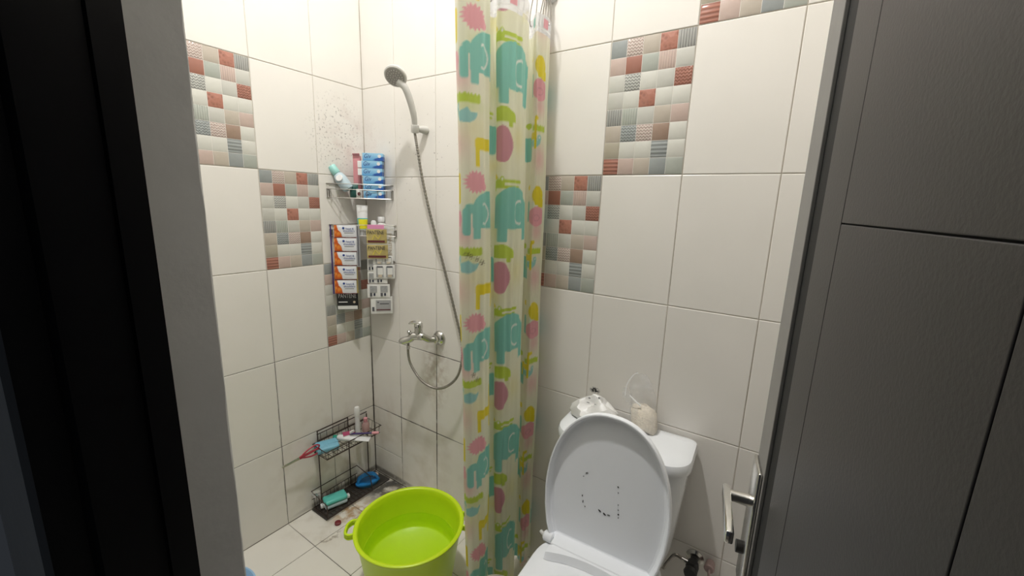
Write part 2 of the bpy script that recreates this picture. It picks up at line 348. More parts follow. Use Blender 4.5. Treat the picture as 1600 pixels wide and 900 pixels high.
# floor
fm = MB().box((-.12, -2.3, -.10), (RX+.12, .12, -DEP)); floor = tag(build('floor', fm, 'grout_floor', local=True), 'cream square ceramic floor tiles with brown grout', kind='structure')
tile_cache = {}
def tile_mesh(wd, ht, m):
    key = (round(wd, 4), round(ht, 4), m)
    if key in tile_cache: return tile_cache[key]
    g = GAP/2; c = .0018; t = .008; mb = MB()
    x0, x1, y0, y1 = -wd/2+g, wd/2-g, -ht/2+g, ht/2-g
    vs = [(x0, y0, -t), (x1, y0, -t), (x1, y1, -t), (x0, y1, -t), (x0, y0, -c*.6), (x1, y0, -c*.6), (x1, y1, -c*.6), (x0, y1, -c*.6), (x0+c, y0+c, 0), (x1-c, y0+c, 0), (x1-c, y1-c, 0), (x0+c, y1-c, 0)]
    fs = [(0, 1, 5, 4), (1, 2, 6, 5), (2, 3, 7, 6), (3, 0, 4, 7), (4, 5, 9, 8), (5, 6, 10, 9), (6, 7, 11, 10), (7, 4, 8, 11), (8, 9, 10, 11)]
    me = bpy.data.meshes.new('wall_tile'); me.from_pydata(vs, [], fs); me.materials.append(M[m]); me.update(); tile_cache[key] = me; return me
def put_tile(parent, name, wd, ht, mtx, m='tile'):
    o = bpy.data.objects.new(name, tile_mesh(wd, ht, m)); COL.objects.link(o); o.parent = parent; o.matrix_local = mtx; return o
fx = [0, .2191]+[.2191+.25*i for i in range(1, 8)]; fy = [0, -.2480, -.4980, -.7480, -.9980, RY-.16]
for i in range(len(fx)-1):
    for j in range(len(fy)-1):
        put_tile(floor, 'floor_tile', fx[i+1]-fx[i], fy[j]-fy[j+1], Matrix.Translation(((fx[i]+fx[i+1])/2, (fy[j]+fy[j+1])/2, 0)), 'tile_floor')

# mosaic chips ------------------------------------------------------
def chip_material(name, c1, c2, pat, rough=.16):
    m, nt, b = new_mat('chip_'+name); b.inputs['Roughness'].default_value = rough; b.inputs['Specular IOR Level'].default_value = .5
    tc = N(nt, 'ShaderNodeTexCoord'); sp = N(nt, 'ShaderNodeSeparateXYZ'); nt.links.new(tc.outputs['Object'], sp.inputs[0]); x, y = sp.outputs['X'], sp.outputs['Y']
    nz = N(nt, 'ShaderNodeTexNoise'); nz.inputs['Scale'].default_value = 60; nz.inputs['Detail'].default_value = 4; nt.links.new(tc.outputs['Object'], nz.inputs['Vector'])
    if pat == 'vstripe': h = math_node(nt, 'SINE', math_node(nt, 'MULTIPLY', x, 2*PI/.0075))
    elif pat == 'hstripe': h = math_node(nt, 'SINE', math_node(nt, 'MULTIPLY', y, 2*PI/.012))
    elif pat == 'chevron':
        tri = math_node(nt, 'PINGPONG', x, .005); h = math_node(nt, 'SINE', math_node(nt, 'MULTIPLY', math_node(nt, 'ADD', y, tri), 2*PI/.009))
    elif pat == 'floral':
        vo = N(nt, 'ShaderNodeTexVoronoi'); vo.inputs['Scale'].default_value = 75; nt.links.new(tc.outputs['Object'], vo.inputs['Vector']); h = math_node(nt, 'SUBTRACT', math_node(nt, 'MULTIPLY', vo.outputs['Distance'], 2.4), .8)
    else: h = math_node(nt, 'SUBTRACT', math_node(nt, 'MULTIPLY', nz.outputs['Fac'], 2.0), 1.0)
    f = ramp(nt, math_node(nt, 'MULTIPLY_ADD', h, .5, .5), .3 if pat != 'plain' else .0, .7 if pat != 'plain' else 1.0)
    mx = N(nt, 'ShaderNodeMix', data_type='RGBA'); mx.inputs[6].default_value = (*c1, 1); mx.inputs[7].default_value = (*c2, 1)
    nt.links.new(f, mx.inputs[0]); nt.links.new(mx.outputs[2], b.inputs['Base Color'])
    bp = N(nt, 'ShaderNodeBump'); bp.inputs['Strength'].default_value = .35 if pat != 'plain' else .12; bp.inputs['Distance'].default_value = .0012
    nt.links.new(h, bp.inputs['Height']); nt.links.new(bp.outputs[0], b.inputs['Normal']); return m
def sc(c, k): return tuple(min(1, v*k) for v in c)
WHT, PNK, RST, GRY, SLT, SAG, TAN, BRN, OLV, LGR = (.66, .65, .59), (.53, .41, .36), (.34, .15, .11), (.36, .36, .34), (.30, .32, .315), (.40, .42, .375), (.50, .44, .37), (.33, .23, .175), (.42, .38, .30), (.56, .55, .50)
CH = {}
for nm, c, c2, p in [('white', WHT, sc(WHT, 1.05), 'plain'), ('white_dull', sc(WHT, .9), sc(WHT, 1.0), 'plain'), ('pink', PNK, sc(PNK, 1.12), 'plain'), ('pink_stripe', PNK, sc(PNK, 1.15), 'vstripe'), ('pink_chevron', sc(PNK, .9), (.66, .57, .52), 'chevron'),
                     ('rust', RST, sc(RST, 1.15), 'plain'), ('rust_floral', sc(RST, .9), sc(RST, 1.35), 'floral'), ('rust_zigzag', sc(RST, .9), sc(RST, 1.2), 'chevron'), ('rust_stripe', sc(RST, .95), sc(RST, 1.3), 'hstripe'),
                     ('grey', GRY, sc(GRY, 1.1), 'plain'), ('grey_stripe', sc(GRY, .75), sc(GRY, 1.2), 'vstripe'), ('grey_chevron', sc(GRY, .85), (.56, .56, .52), 'chevron'), ('slate', SLT, sc(SLT, 1.15), 'plain'), ('slate_stripe', sc(SLT, .9), sc(SLT, 1.2), 'hstripe'), ('slate_chevron', sc(SLT, .85), sc(SLT, 1.3), 'chevron'),
                     ('sage', SAG, sc(SAG, 1.1), 'plain'), ('sage_stripe', SAG, sc(SAG, 1.25), 'vstripe'), ('tan', TAN, sc(TAN, 1.1), 'plain'), ('brown', BRN, sc(BRN, 1.15), 'plain'), ('olive', OLV, sc(OLV, 1.1), 'plain'), ('light_grey', LGR, sc(LGR, 1.08), 'plain')]:
    CH[nm] = chip_material(nm, c, c2, p)
PATTERN = [['slate', 'pink_chevron', 'tan', 'rust_floral', 'grey_stripe'], ['pink', 'rust', 'sage', 'pink_stripe', 'light_grey'],
           ['white_dull', 'grey_chevron', 'white', 'light_grey', 'rust_zigzag'], ['light_grey', 'white', 'rust_floral', 'white', 'white'],
           ['grey_stripe', 'sage_stripe', 'light_grey', 'tan', 'pink'], ['tan', 'slate_chevron', 'pink_chevron', 'brown', 'white'],
           ['olive', 'white', 'white', 'slate_stripe', 'white'], ['rust_stripe', 'pink', 'tan', 'slate', 'sage']]
chip_cache = {}
def chip_mesh(nm, wd, ht):
    key = (nm, round(wd, 4), round(ht, 4))
    if key in chip_cache: return chip_cache[key]
    g = .0005; n = 4; vs = []; fs = []
    prof = [-1, -.80, .80, 1]
    for j in prof:
        for i in prof:
            e = (abs(i) == 1) or (abs(j) == 1); vs.append((i*(wd/2-g), j*(ht/2-g), -.0008 if e else .0008))
    for j in range(n-1):
        for i in range(n-1): fs.append((j*n+i, j*n+i+1, (j+1)*n+i+1, (j+1)*n+i))
    me = bpy.data.meshes.new('mosaic_chip'); me.from_pydata(vs, [], fs); me.materials.append(CH[nm]); me.update()
    me.polygons.foreach_set('use_smooth', [True]*len(me.polygons)); chip_cache[key] = me; return me
def put_mosaic(parent, wd, ht, mtx):
    t = put_tile(parent, 'mosaic_tile', wd, ht, mtx @ Matrix.Translation((0, 0, -.0004)))
    cw, chh = (wd-GAP)/5, (ht-GAP)/8
    for r in range(8):
        for c in range(5):
            o = bpy.data.objects.new('mosaic_chip', chip_mesh(PATTERN[r][c], cw, chh)); COL.objects.link(o); o.parent = t
            o.location = (-wd/2+GAP/2+cw*(c+.5), ht/2-GAP/2-chh*(r+.5), .0009)
rows = [0]+[ZO+.4*k for k in range(1, 9)]+[RH]
def wall_tiles(parent, cols, frame, mosaics, splits):
    for i in range(len(cols)-1):
        for j in range(len(rows)-1):
            u0, u1, z0, z1 = cols[i], cols[i+1], rows[j], rows[j+1]
            if (i, j) in mosaics: put_mosaic(parent, u1-u0, z1-z0, frame((u0+u1)/2, (z0+z1)/2)); continue
            for a, b in splits.get((i, j), [(z0, z1)]): put_tile(parent, 'wall_tile', u1-u0, b-a, frame((u0+u1)/2, (a+b)/2))
# left wall (x = 0, facing +x): tile x axis runs along +y so the pattern reads left to right from inside
wl = tag(build('wall_left', MB().box((-.14, RY-.16, -.1), (-DEP, .14, RH+.1)), 'grout_wall', local=True), 'left wall of cream tiles with diagonal mosaic accents', kind='structure')
cl = [0, .2452, .4952, .7452, .9952, -RY]
FL = lambda u, z: Matrix(((0, 0, 1, 0), (1, 0, 0, -u), (0, 1, 0, z), (0, 0, 0, 1)))
wall_tiles(wl, cl, FL, {(2, 4), (1, 3), (0, 2)}, {})
wb = tag(build('wall_back', MB().box((-DEP-.0001, DEP, -.1), (RX+.14, .14, RH+.1)), 'grout_wall', local=True), 'back wall of cream tiles with diagonal mosaic accents', kind='structure')
cb = [0]+[.2191+.25*i for i in range(8)]
FB = lambda u, z: Matrix(((1, 0, 0, u), (0, 0, -1, 0), (0, 1, 0, z), (0, 0, 0, 1)))
wall_tiles(wb, cb, FB, {(6, 5), (5, 4), (4, 3), (3, 2)}, {(0, 0): [(0, .158), (.158, rows[1])]})
wr = tag(build('wall_right', MB().box((RX, RY-.16, -.1), (RX+.14, DEP, RH+.1)), 'tile', local=True), 'plain cream right wall behind the open door', kind='structure')
ce = tag(build('ceiling', MB().box((-.14, RY-.16, RH), (RX+.14, .14, RH+.12)), 'ceiling', local=True), 'white painted ceiling', kind='structure')
# door wall: tiled side left of the opening, plaster reveal, lintel
JX, JY = 1.150, RY-.165
def wall_front():
    mb = MB(); 
    # left pier with a slightly uneven plaster arris
    n = 60; zs = [2.06*k/n for k in range(n+1)]
    vs = []; fs = []
    for z in zs:
        e = .0005*math.sin(z*31)+.0004*math.sin(z*77+1)+random.uniform(-.0006, .0006)
        vs += [(0, RY, z), (JX-.0015+e*.6, RY, z), (JX, RY-.002+e, z), (JX, JY, z), (0, JY, z)]
    for k in range(n):
        a = 5*k; b = a+5
        for i in range(5): fs.append((a+i, a+(i+1) % 5, b+(i+1) % 5, b+i))
    fs += [(4, 3, 2, 1, 0), tuple(5*n+i for i in range(5))]
    mb.add(vs, fs); mb.box((0, JY, 2.06), (RX, RY, RH)); mb.box((1.895, JY, 0), (RX, RY, 2.06)); return mb
wf = tag(build('wall_front', wall_front(), 'plaster', local=True), 'grey plastered door wall with rough reveal', kind='structure')
# black door frame (one trim per side), rebated profile
def frame_profile(x0, s):
    # s=+1: left side, opening to the right
    pts = [(x0, -1.176), (x0+s*.028, -1.176), (x0+s*.028, -1.203), (x0+s*.022, -1.205), (x0+s*.022, -1.236), (x0+s*.040, -1.238), (x0+s*.040, -1.262), (x0+s*.030, -1.268), (x0+s*.030, -1.296), (x0, -1.300)]
    return pts
def extrude_profile(pts, z0, z1):
    mb = MB(); n = len(pts); mb.add([(x, y, z0) for x, y in pts]+[(x, y, z1) for x, y in pts], [(i, (i+1) % n, n+(i+1) % n, n+i) for i in range(n)]+[tuple(range(n))[::-1], tuple(range(n, 2*n))]); return mb
t1 = tag(build('trim_1', extrude_profile(frame_profile(JX, 1), 0, 2.06), 'frame_black', local=True), 'black painted door frame post with moulded rebate', kind='structure')
build('frame_screw', MB().lathe([(.004, 0), (.004, .001), (.002, .0018)], (JX+.022, -1.222, .92), 10, axis=(1, 0, 0)), 'chrome', t1)
tag(build('trim_2', extrude_profile(frame_profile(1.915, -1)[::-1], 0, 2.06), 'frame_black', local=True), 'black painted door frame post on the hinge side', kind='structure')
tag(build('trim_3', MB().box((JX, -1.300, 2.02), (1.915, -1.176, 2.06)), 'frame_black', local=True), 'black painted head of the door frame', kind='structure')

# ---------------------------------------------------------------- open door
D0 = Vector((1.7703, -.5410, 0)); DD = Vector((.1560, -.98776, 0)).normalized(); DN = Vector((-DD.y*-1, 0, 0))
DN = Vector((DD.y, -DD.x, 0)).normalized()           # face normal towards the camera side
if DN.x > 0: DN = -DN
LW, LH = .675, 2.0
def dbox(a0, a1, z0, z1, d0, d1, ch=0):              # a: along the leaf from its free edge, d: depth out of the face
    mb = MB().box((a0, d0, z0), (a1, d1, z1), ch)
    mb.xform(Matrix(((DD.x, DN.x, 0, D0.x), (DD.y, DN.y, 0, D0.y), (0, 0, 1, 0), (0, 0, 0, 1)))); return mb
door = tag(build('door_1', dbox(0, LW, .01, LH, -.036, -.004), 'groove_reflection', local=True), 'charcoal bathroom door swung open with chrome lever handle', kind='structure')
build('edge_band', dbox(0, .078, .01, LH, -.004, .0015, .0012), 'door_edge', door)
g = .0007; G1, G2, ZG = .235, .535, 1.485
build('stile', dbox(.140, G1-g, .01, LH, -.004, 0, .001), 'door', door)  # wide gap before it bares the dark core, imitating a dark reflection
build('panel', dbox(G1+g, G2-g, ZG+g, LH, -.004, 0, .001), 'door', door)
build('panel', dbox(G1+g, G2-g, .01, ZG-g, -.004, 0, .001), 'door', door)
build('stile', dbox(G2+g, LW, ZG+g, LH, -.004, 0, .001), 'door', door); build('stile', dbox(G2+g, LW, .01, ZG-g, -.004, 0, .001), 'door', door)
# lever handle on its long plate
HP = lambda a, z, d: D0+DD*a+DN*d+Vector((0, 0, z))
pl = build('handle_plate', dbox(.004, .070, .835, 1.078, .0015, .0085, .003), 'chrome', door, True)
ps = [HP(.028, 1.0, d) for d in (.008, .03, .046)]
build('handle_neck', MB().tube(ps, [.011, .010, .011], 16), 'chrome', pl, True)
lv = MB().box((.012, .038, .989), (.140, .050, 1.011), .003)
lv.xform(Matrix(((DD.x, DN.x, 0, D0.x), (DD.y, DN.y, 0, D0.y), (0, 0, 1, 0), (0, 0, 0, 1)))); build('lever', lv, 'chrome_bright', pl, True)
build('lock_cylinder', MB().tube([HP(.028, .905, .006), HP(.028, .905, .018)], .011, 16), 'rubber', pl, True)
for z in (.25, 1.0, 1.75): build('hinge', MB().tube([HP(LW+.004, z-.05, -.004), HP(LW+.004, z+.05, -.004)], .006, 10), 'chrome', door, True)

# ---------------------------------------------------------------- ceiling lamp
lp = thing('ceiling_lamp', 'round white downlight glowing on the ceiling above the curtain', 'lamp', LAMP)
build('housing', MB().lathe([(.085, RH-LAMP[2]), (.085, -.004), (.080, -.010), (.066, -.012), (.064, -.004), (.064, .004)], LAMP, 40), 'white', lp, True)
build('diffuser', MB().lathe([(.0635, -.002), (.060, -.0035), (.002, -.0045)], LAMP, 32, cap0=False), 'bulb', lp, True)

# ================================================================== SHOWER CURTAIN
CTOP, CBOT, CXR = 2.075, .045, 1.0
def az_of(px):
    d = ray(px, 272); return math.atan2(d[0], d[1])
# plan of the folds: sight azimuth (given by image column at eye level) and distance in front of (-) or behind (+) the rod
plan_px = [(709, .030), (716, -.010), (735, -.040), (756, -.050), (759, -.01), (754, .055), (760, .075), (770, .055), (773, -.005), (790, -.050), (813, -.060), (816, -.02), (804, .055), (810, .080), (822, .055), (827, -.005), (832, -.045), (847, -.055), (849, -.02), (843, .055), (850, .070), (857, .03)]
plan = []
for px, dr in plan_px:
    a = az_of(px); r = (CXR-CAM[0])/math.sin(a)+dr; plan.append((CAM[0]+r*math.sin(a), min(-.006, CAM[1]+r*math.cos(a))))
sp = spline([(x, y, 0) for x, y in plan], 10)
seg = [0.0]
for a, b in zip(sp[:-1], sp[1:]): seg.append(seg[-1]+(b-a).length)
seg = np.array(seg); spx = np.array([p.x for p in sp]); spy = np.array([p.y for p in sp])
NU, NV = int(seg[-1]/.0028), int((CTOP-CBOT)/.0034)
uu = np.linspace(0, seg[-1], NU+1); vv = np.linspace(CBOT, CTOP, NV+1)
px0 = np.interp(uu, seg, spx); py0 = np.interp(uu, seg, spy)
U, V = np.meshgrid(uu, vv); U1, V1 = U, V
k = 1-(V-CBOT)/(CTOP-CBOT)                      # 0 at the top, 1 at the hem
PX = px0[None, :] + .006*np.sin(U*23+V*3.1)*k + .012*k; PY = py0[None, :]*(1-.135*k) + .004*np.sin(U*31-V*2.3)*k
PX += .0025*np.sin(V*9+U*17); PX += (.0022*np.sin(U*2*PI/.043+V*.8)+.0016*np.sin(U*2*PI/.027-V*1.1))*np.clip((CTOP-V)*6, .2, 1); PY = np.minimum(PY, -.005)
US = np.linspace(0, seg[-1], 2*NU+2); VS = np.linspace(CBOT, CTOP, 2*NV+2); U, V = np.meshgrid(US, VS)     # painted at twice the mesh resolution
# the print: motifs on the flat sheet (u along the cloth, v up), repeating every 0.40 m
band_u = [np.interp(i*10, np.arange(len(seg)), seg) for i in range(len(plan))]   # cloth position of every plan point
PERIOD = .402
TEAL, GREEN, YEL, PINK, BASE = (.235, .60, .52), (.52, .66, .06), (.82, .68, .02), (.84, .38, .44), (.84, .84, .66)
color = np.ones((2*NV+2, 2*NU+2, 4)); color[..., :3] = BASE; color[..., 3] = .93
vp = np.mod(1.985-V, PERIOD)                     # distance below the first repeat, wrapped
def wrap(d): return (d+PERIOD/2) % PERIOD-PERIOD/2
def paint(mask, col, a=.97, soft=None):
    if soft is None: color[mask, :3] = col; color[mask, 3] = a
    else: color[..., :3] = color[..., :3]*(1-soft[..., None])+np.array(col)*soft[..., None]
def ell(cu, cv, ru, rv): return ((U-cu)/ru)**2+(wrap(vp-cv)/rv)**2
def glow(cu, cv, ru, rv, col, amt): paint(None, col, soft=amt*np.exp(-1.4*ell(cu, cv, ru, rv)))
def rect(u0, u1, v0, v1, r=.0):
    cu, cv = (u0+u1)/2, (v0+v1)/2; d = wrap(vp-cv)
    qx = np.maximum(np.abs(U-cu)-(u1-u0)/2+r, 0); qy = np.maximum(np.abs(d)-(v1-v0)/2+r, 0); return qx**2+qy**2 <= r*r+1e-9
def spiky(cu, cv, ru, rv, n=17, amp=.16):
    a = np.arctan2(wrap(vp-cv)/rv, (U-cu)/ru); return np.sqrt(ell(cu, cv, ru, rv)) < 1-amp+amp*2*np.abs(((a*n/(2*PI)) % 1)-.5)*2*.9
def elephant(u, v, s, flip=1, col=TEAL):
    paint(ell(u, v+.035*s, .062*s, .052*s) < 1, col)
    paint(rect(u-.062*s, u+.062*s, v+.035*s, v+.085*s, .004), col)
    f = lambda a, b: (u+min(a*flip, b*flip)*s, u+max(a*flip, b*flip)*s)
    a, b = f(-.060, -.036); paint(rect(a, b, v+.06*s, v+.115*s, .004), col)
    a, b = f(.020, .048); paint(rect(a, b, v+.06*s, v+.118*s, .004), col)
    a, b = f(-.090, -.070); paint(rect(a, b, v+.03*s, v+.105*s, .008), col); a, b = f(-.085, -.055); paint(rect(a, b, v+.018*s, v+.045*s, .01), col)
    e = np.abs(np.sqrt(ell(u-.022*flip*s, v+.045*s, .020*s, .028*s))-1) < .10; paint(e & ((U-u)*flip > -.03*s), (.8, .86, .8))
def croc(u, v, s, flip=1):
    f = lambda a, b: (u+min(a*flip, b*flip)*s, u+max(a*flip, b*flip)*s)
    a, b = f(-.06, .0); paint(rect(a, b, v-.012*s, v+.016*s, .005), GREEN)
    a, b = f(-.01, .075); paint(rect(a, b, v-.012*s, v-.001*s, .005), GREEN); a, b = f(-.01, .066); paint(rect(a, b, v+.006*s, v+.016*s, .004), GREEN)
    for d in (-.030, -.010):
        paint(ell(u+d*flip*s, v-.013*s, .008*s, .009*s) < 1, GREEN); paint(ell(u+d*flip*s, v-.013*s, .004*s, .005*s) < 1, (.85, .86, .8))
    a, b = f(-.04, -.028); paint(rect(a, b, v+.01*s, v+.026*s, .004), GREEN)
def hill(u, v, s):
    paint(rect(u-.045*s, u+.045*s, v-.006*s, v+.016*s, .006) | (np.abs(U-u) < .045*s) & (wrap(vp-v) > -.012*s+.007*s*np.abs(((U*90) % 1)-.5)*2) & (wrap(vp-v) < .012*s), GREEN)
def bird(u, v, s, flip=1):
    paint((ell(u, v, .038*s, .030*s) < 1) & (wrap(vp-v) > -.010*s+.012*s*np.abs(np.sin((U-u)/s*60))), (.32, .62, .60))
    paint(ell(u-.030*flip*s, v-.010*s, .012*s, .013*s) < 1, (.32, .62, .60)); paint(ell(u-.031*flip*s, v-.012*s, .004*s, .004*s) < 1, (.85, .86, .8))
def giraffe(u, v, s, flip=1):
    f = lambda a, b: (u+min(a*flip, b*flip)*s, u+max(a*flip, b*flip)*s)
    a, b = f(-.035, .04); paint(rect(a, b, v-.014*s, v+.018*s, .010), YEL)
    a, b = f(-.033, -.019); paint(rect(a, b, v, v+.062*s, .003), YEL); a, b = f(.028, .041); paint(rect(a, b, v-.07*s, v+.062*s, .004), YEL)
    a, b = f(.03, .065); paint(rect(a, b, v-.085*s, v-.066*s, .006), YEL)
def turtle(u, v, s):
    paint((ell(u, v+.012*s, .046*s, .040*s) < 1) & (wrap(vp-v) < .012*s), GREEN); paint(rect(u+.018*s, u+.032*s, v+.005*s, v+.024*s, .004), GREEN)
def hedgehog(u, v, s): paint(spiky(u, v, .036*s, .030*s), PINK); paint(ell(u+.03*s, v+.012*s, .016*s, .012*s) < 1, PINK)
def at_u(i, t): return band_u[i]*(1-t)+band_u[i+1]*t
# left flat panel (plan points 0..3)
p0, p3 = band_u[0], band_u[3]; W1 = p3-p0
PP = lambda t: p0+W1*t
glow(PP(.15), .17, .05, .05, PINK, .65); glow(PP(.10), .34, .04, .05, PINK, .5); glow(PP(.75), .09, .05, .03, GREEN, .3); glow(PP(.4), .245, .06, .02, GREEN, .4)
glow(PP(1.5), .16, .05, .08, YEL, .35); glow(PP(.6), .30, .05, .05, YEL, .22); glow(PP(2.6), .16, .07, .05, GREEN, .30); glow(PP(2.4), .38, .08, .03, YEL, .3); glow(PP(3.4), .10, .06, .06, GREEN, .28); glow(PP(3.5), .30, .06, .06, YEL, .28); glow(PP(2.2), .30, .06, .04, TEAL, .35)
paint(rect(PP(0)-.02, PP(.17), .012, .095, .018), YEL)
hedgehog(PP(.58), .035, .95)
paint(ell(PP(.05), .135, .022, .022) < 1, PINK)
elephant(PP(1.02), .075, 1.0)
hill(PP(.38), .222, .95); bird(PP(.36), .258, .95); giraffe(PP(.88), .335, 1.0)
# second band (points 3..8), third band (8..11)
b8, b11 = band_u[8], band_u[10]; Q = lambda t: b8+(b11-b8)*t
croc(Q(.20), .030, .95); elephant(Q(.55), .060, 1.25, -1); turtle(Q(.15), .245, 1.1); paint(ell(Q(.12), .32, .038, .052) < 1, sc((.62, .28, .34), 1))
paint(ell(Q(-.12), .012, .012, .010) < 1, YEL); paint(rect(Q(-.16), Q(-.09), .012, .06, .003), YEL)
m3, m8 = band_u[4], band_u[7]; S2 = lambda t: m3+(m8-m3)*t
paint(rect(S2(.55), S2(1.05), .262, .345, .012), TEAL); croc(S2(.45), .232, .75); paint(ell(S2(.1), .055, .022, .035) < 1, GREEN); paint(ell(S2(.2), .14, .016, .045) < 1, (.62, .28, .34))
e11, e15 = band_u[11], band_u[15]; S3 = lambda t: e11+(e15-e11)*t
paint(rect(S3(.62), S3(.98), .272, .35, .010), TEAL); paint(ell(S3(.75), .235, .018, .010) < 1, GREEN); paint(rect(S3(.85), S3(1.05), .08, .15, .01), TEAL); paint(ell(S3(.9), .035, .012, .010) < 1, YEL)
f15, f17 = band_u[15], band_u[17]; S4 = lambda t: f15+(f17-f15)*t
glow(S4(.6), .18, .035, .04, PINK, .6); glow(S4(.6), .34, .04, .05, PINK, .55)
paint(ell(S4(.55), .06, .028, .032) < 1, YEL); paint(rect(S4(.6), S4(.95), .07, .10, .006), YEL); paint(ell(S4(.55), .13, .040, .034) < 1, PINK); paint(np.abs(np.sqrt(ell(S4(.55), .135, .016, .010))-1) < .12, sc(PINK, .8))
hill(S4(.5), .245, .8); bird(S4(.30), .285, .75, -1); giraffe(S4(-.02), .27, .7)
t0 = band_u[18]; elephant(t0+.05, .09, .8); turtle(t0+.03, .27, 1.0); paint(ell(t0+.04, .36, .03, .03) < 1, PINK)
# clear header band with small animals above the first repeat
hd = V > 2.022
color[hd, :3] = (.80, .81, .84); color[hd, 3] = .72
line = np.abs(V-2.035) < .0025; color[line, :3] = (.92, .92, .92); color[line, 3] = .95
for cu, c in ((Q(.45), PINK), (Q(1.6), YEL), (S4(.8), PINK), (PP(.8), YEL), (S2(.2), TEAL), (S4(.0), TEAL)):
    mk = (np.abs(U-cu) < .014) & (np.abs(V-2.052) < .014); color[mk, :3] = c; color[mk, 3] = .95
# mould spots
for cu, cv in ((PP(.45), 1.345), (PP(.62), 1.335), (PP(.35), 1.35), (PP(.75), 1.325), (PP(.5), .985), (PP(.62), .965)):
    mk = ((U-cu)/.012)**2+((V-cv)/.011)**2 < .25+.75*np.sin(U*520+V*310)*np.sin(V*640-U*230); color[mk, :3] = color[mk, :3]*.25+np.array((.10, .07, .02))*.75
color = (color[0::2, 0::2]+color[1::2, 0::2]+color[0::2, 1::2]+color[1::2, 1::2])/4; U, V = U1, V1
def grid_object(name, PX, PY, PZ, colr, m, parent, loc):
    nv, nu = PX.shape; co = np.stack([PX-loc[0], PY-loc[1], PZ-loc[2]], -1).reshape(-1, 3)
    idx = np.arange(nv*nu).reshape(nv, nu); f = np.stack([idx[:-1, :-1], idx[:-1, 1:], idx[1:, 1:], idx[1:, :-1]], -1).reshape(-1, 4)
    me = bpy.data.meshes.new(name); me.from_pydata(co.tolist(), [], f.tolist()); me.update()
    ca = me.color_attributes.new('print', 'FLOAT_COLOR', 'POINT'); ca.data.foreach_set('color', colr.reshape(-1).astype(np.float32))
    me.polygons.foreach_set('use_smooth', [True]*len(me.polygons)); me.materials.append(M[m]); o = bpy.data.objects.new(name, me); COL.objects.link(o); o.parent = parent; return o
ct = thing('shower_curtain', 'translucent plastic shower curtain printed with pastel animals', 'curtain', (1.0, -.25, CBOT))
sheet = grid_object('sheet', PX, PY, V, color, 'curtain', ct, (1.0, -.25, CBOT))
RODZ = 2.168
for i in (1, 3, 6, 9, 12, 14, 17, 19, 21):
    x, y = plan[i]; y = min(y, -.02)
    ring = [(x+(1.0-x)*.5*(1-math.cos(a))*.5+.010*math.sin(a), y+.004*math.sin(2*a), 2.119-.062*math.cos(a)) for a in np.linspace(0, 2*PI, 20, endpoint=False)]
    build('hook', MB().tube(ring, .0016, 6, closed=True), 'steel_wire', ct, True)
rod = thing('curtain_rod', 'slim white curtain rod running out from the back wall', 'rod', (1.0, -.55, RODZ))
build('tube', MB().tube([(1.0, -.001, RODZ), (1.0, RY+.001, RODZ)], .0095, 14), 'white', rod, True)
for y, s in ((-.001, -1), (RY+.001, 1)): build('end_cap', MB().lathe([(.022, 0), (.022, .006), (.013, .014)], (1.0, y, RODZ), 20, axis=(0, s, 0)), 'white', rod, True)

# ================================================================== HAND SHOWER, HOSE, MIXER
hp = Y(650, 203, -.052)                                     # bracket cradle
hs = thing('hand_shower', 'grey hand shower on wall bracket with looping metal hose', 'shower', (hp[0], hp[1], hp[2]))
H0, H3 = Vector(Y(648, 195, -.058)), Vector(Y(622, 128, -.125))
hand = spline([Vector(Y(648, 206, -.052)), H0, Vector(Y(646, 178, -.070)), Vector(Y(640, 155, -.090)), Vector(Y(632, 136, -.110)), H3], 8)
nh = len(hand); build('handle', MB().tube(hand, [(.0095+.0045*min(1, i/nh*1.8)) if i > 6 else .008 for i in range(nh)], 14), 'grey_plastic', hs, True)
hc = Vector(Y(618, 119, -.135)); ha = (Vector((1.25, -1.0, .95))-hc).normalized()
ha = Vector((.30, -.62, -.72)).normalized()
hd_ = build('head', MB().lathe([(.004, -.030), (.022, -.028), (.038, -.016), (.0445, -.004), (.0450, .003), (.041, .007), (.036, .006)], hc, 32, axis=ha), 'grey_plastic', hs, True)
npz = build('nozzle_plate', MB().lathe([(.0365, .004), (.0355, .0085), (.001, .0095)], hc, 32, axis=ha), 'grey_dark', hs, True)
uu_ = ha.cross(Vector((0, 0, 1))).normalized(); vv_ = ha.cross(uu_)
nm = MB()
for rr, cnt in ((.008, 6), (.018, 12), (.029, 18)):
    for k in range(cnt):
        c = hc+(uu_*math.cos(2*PI*k/cnt)+vv_*math.sin(2*PI*k/cnt))*rr; nm.lathe([(.0021, .008), (.0016, .0115)], c, 6, axis=ha, cap0=False)
tag(build('nozzles', nm, 'nozzle_light', npz, True), kind='stuff')
# bracket (its own thing, fixed to the wall)
br = thing('shower_bracket', 'grey plastic wall bracket holding the hand shower', 'bracket', (hp[0]+.02, -.02, hp[2]))
b0 = Vector(Y(659, 204, -.0005)); b1 = Vector(Y(649, 201, -.046))
build('wall_boss', MB().tube([Vector((b1.x+.018, -.0005, b1.z-.002)), Vector((b1.x+.016, -.02, b1.z-.001)), b1+Vector((.004, .010, 0))], [.0165, .0155, .012], 18), 'grey_plastic', br, True)
ax = (H0-Vector(hand[0])).normalized()
build('cradle', MB().lathe([(.0155, -.016), (.0165, -.012), (.0165, .012), (.0150, .016)], Vector(Y(648.5, 201, -.053)), 20, axis=ax), 'grey_plastic', br, True)
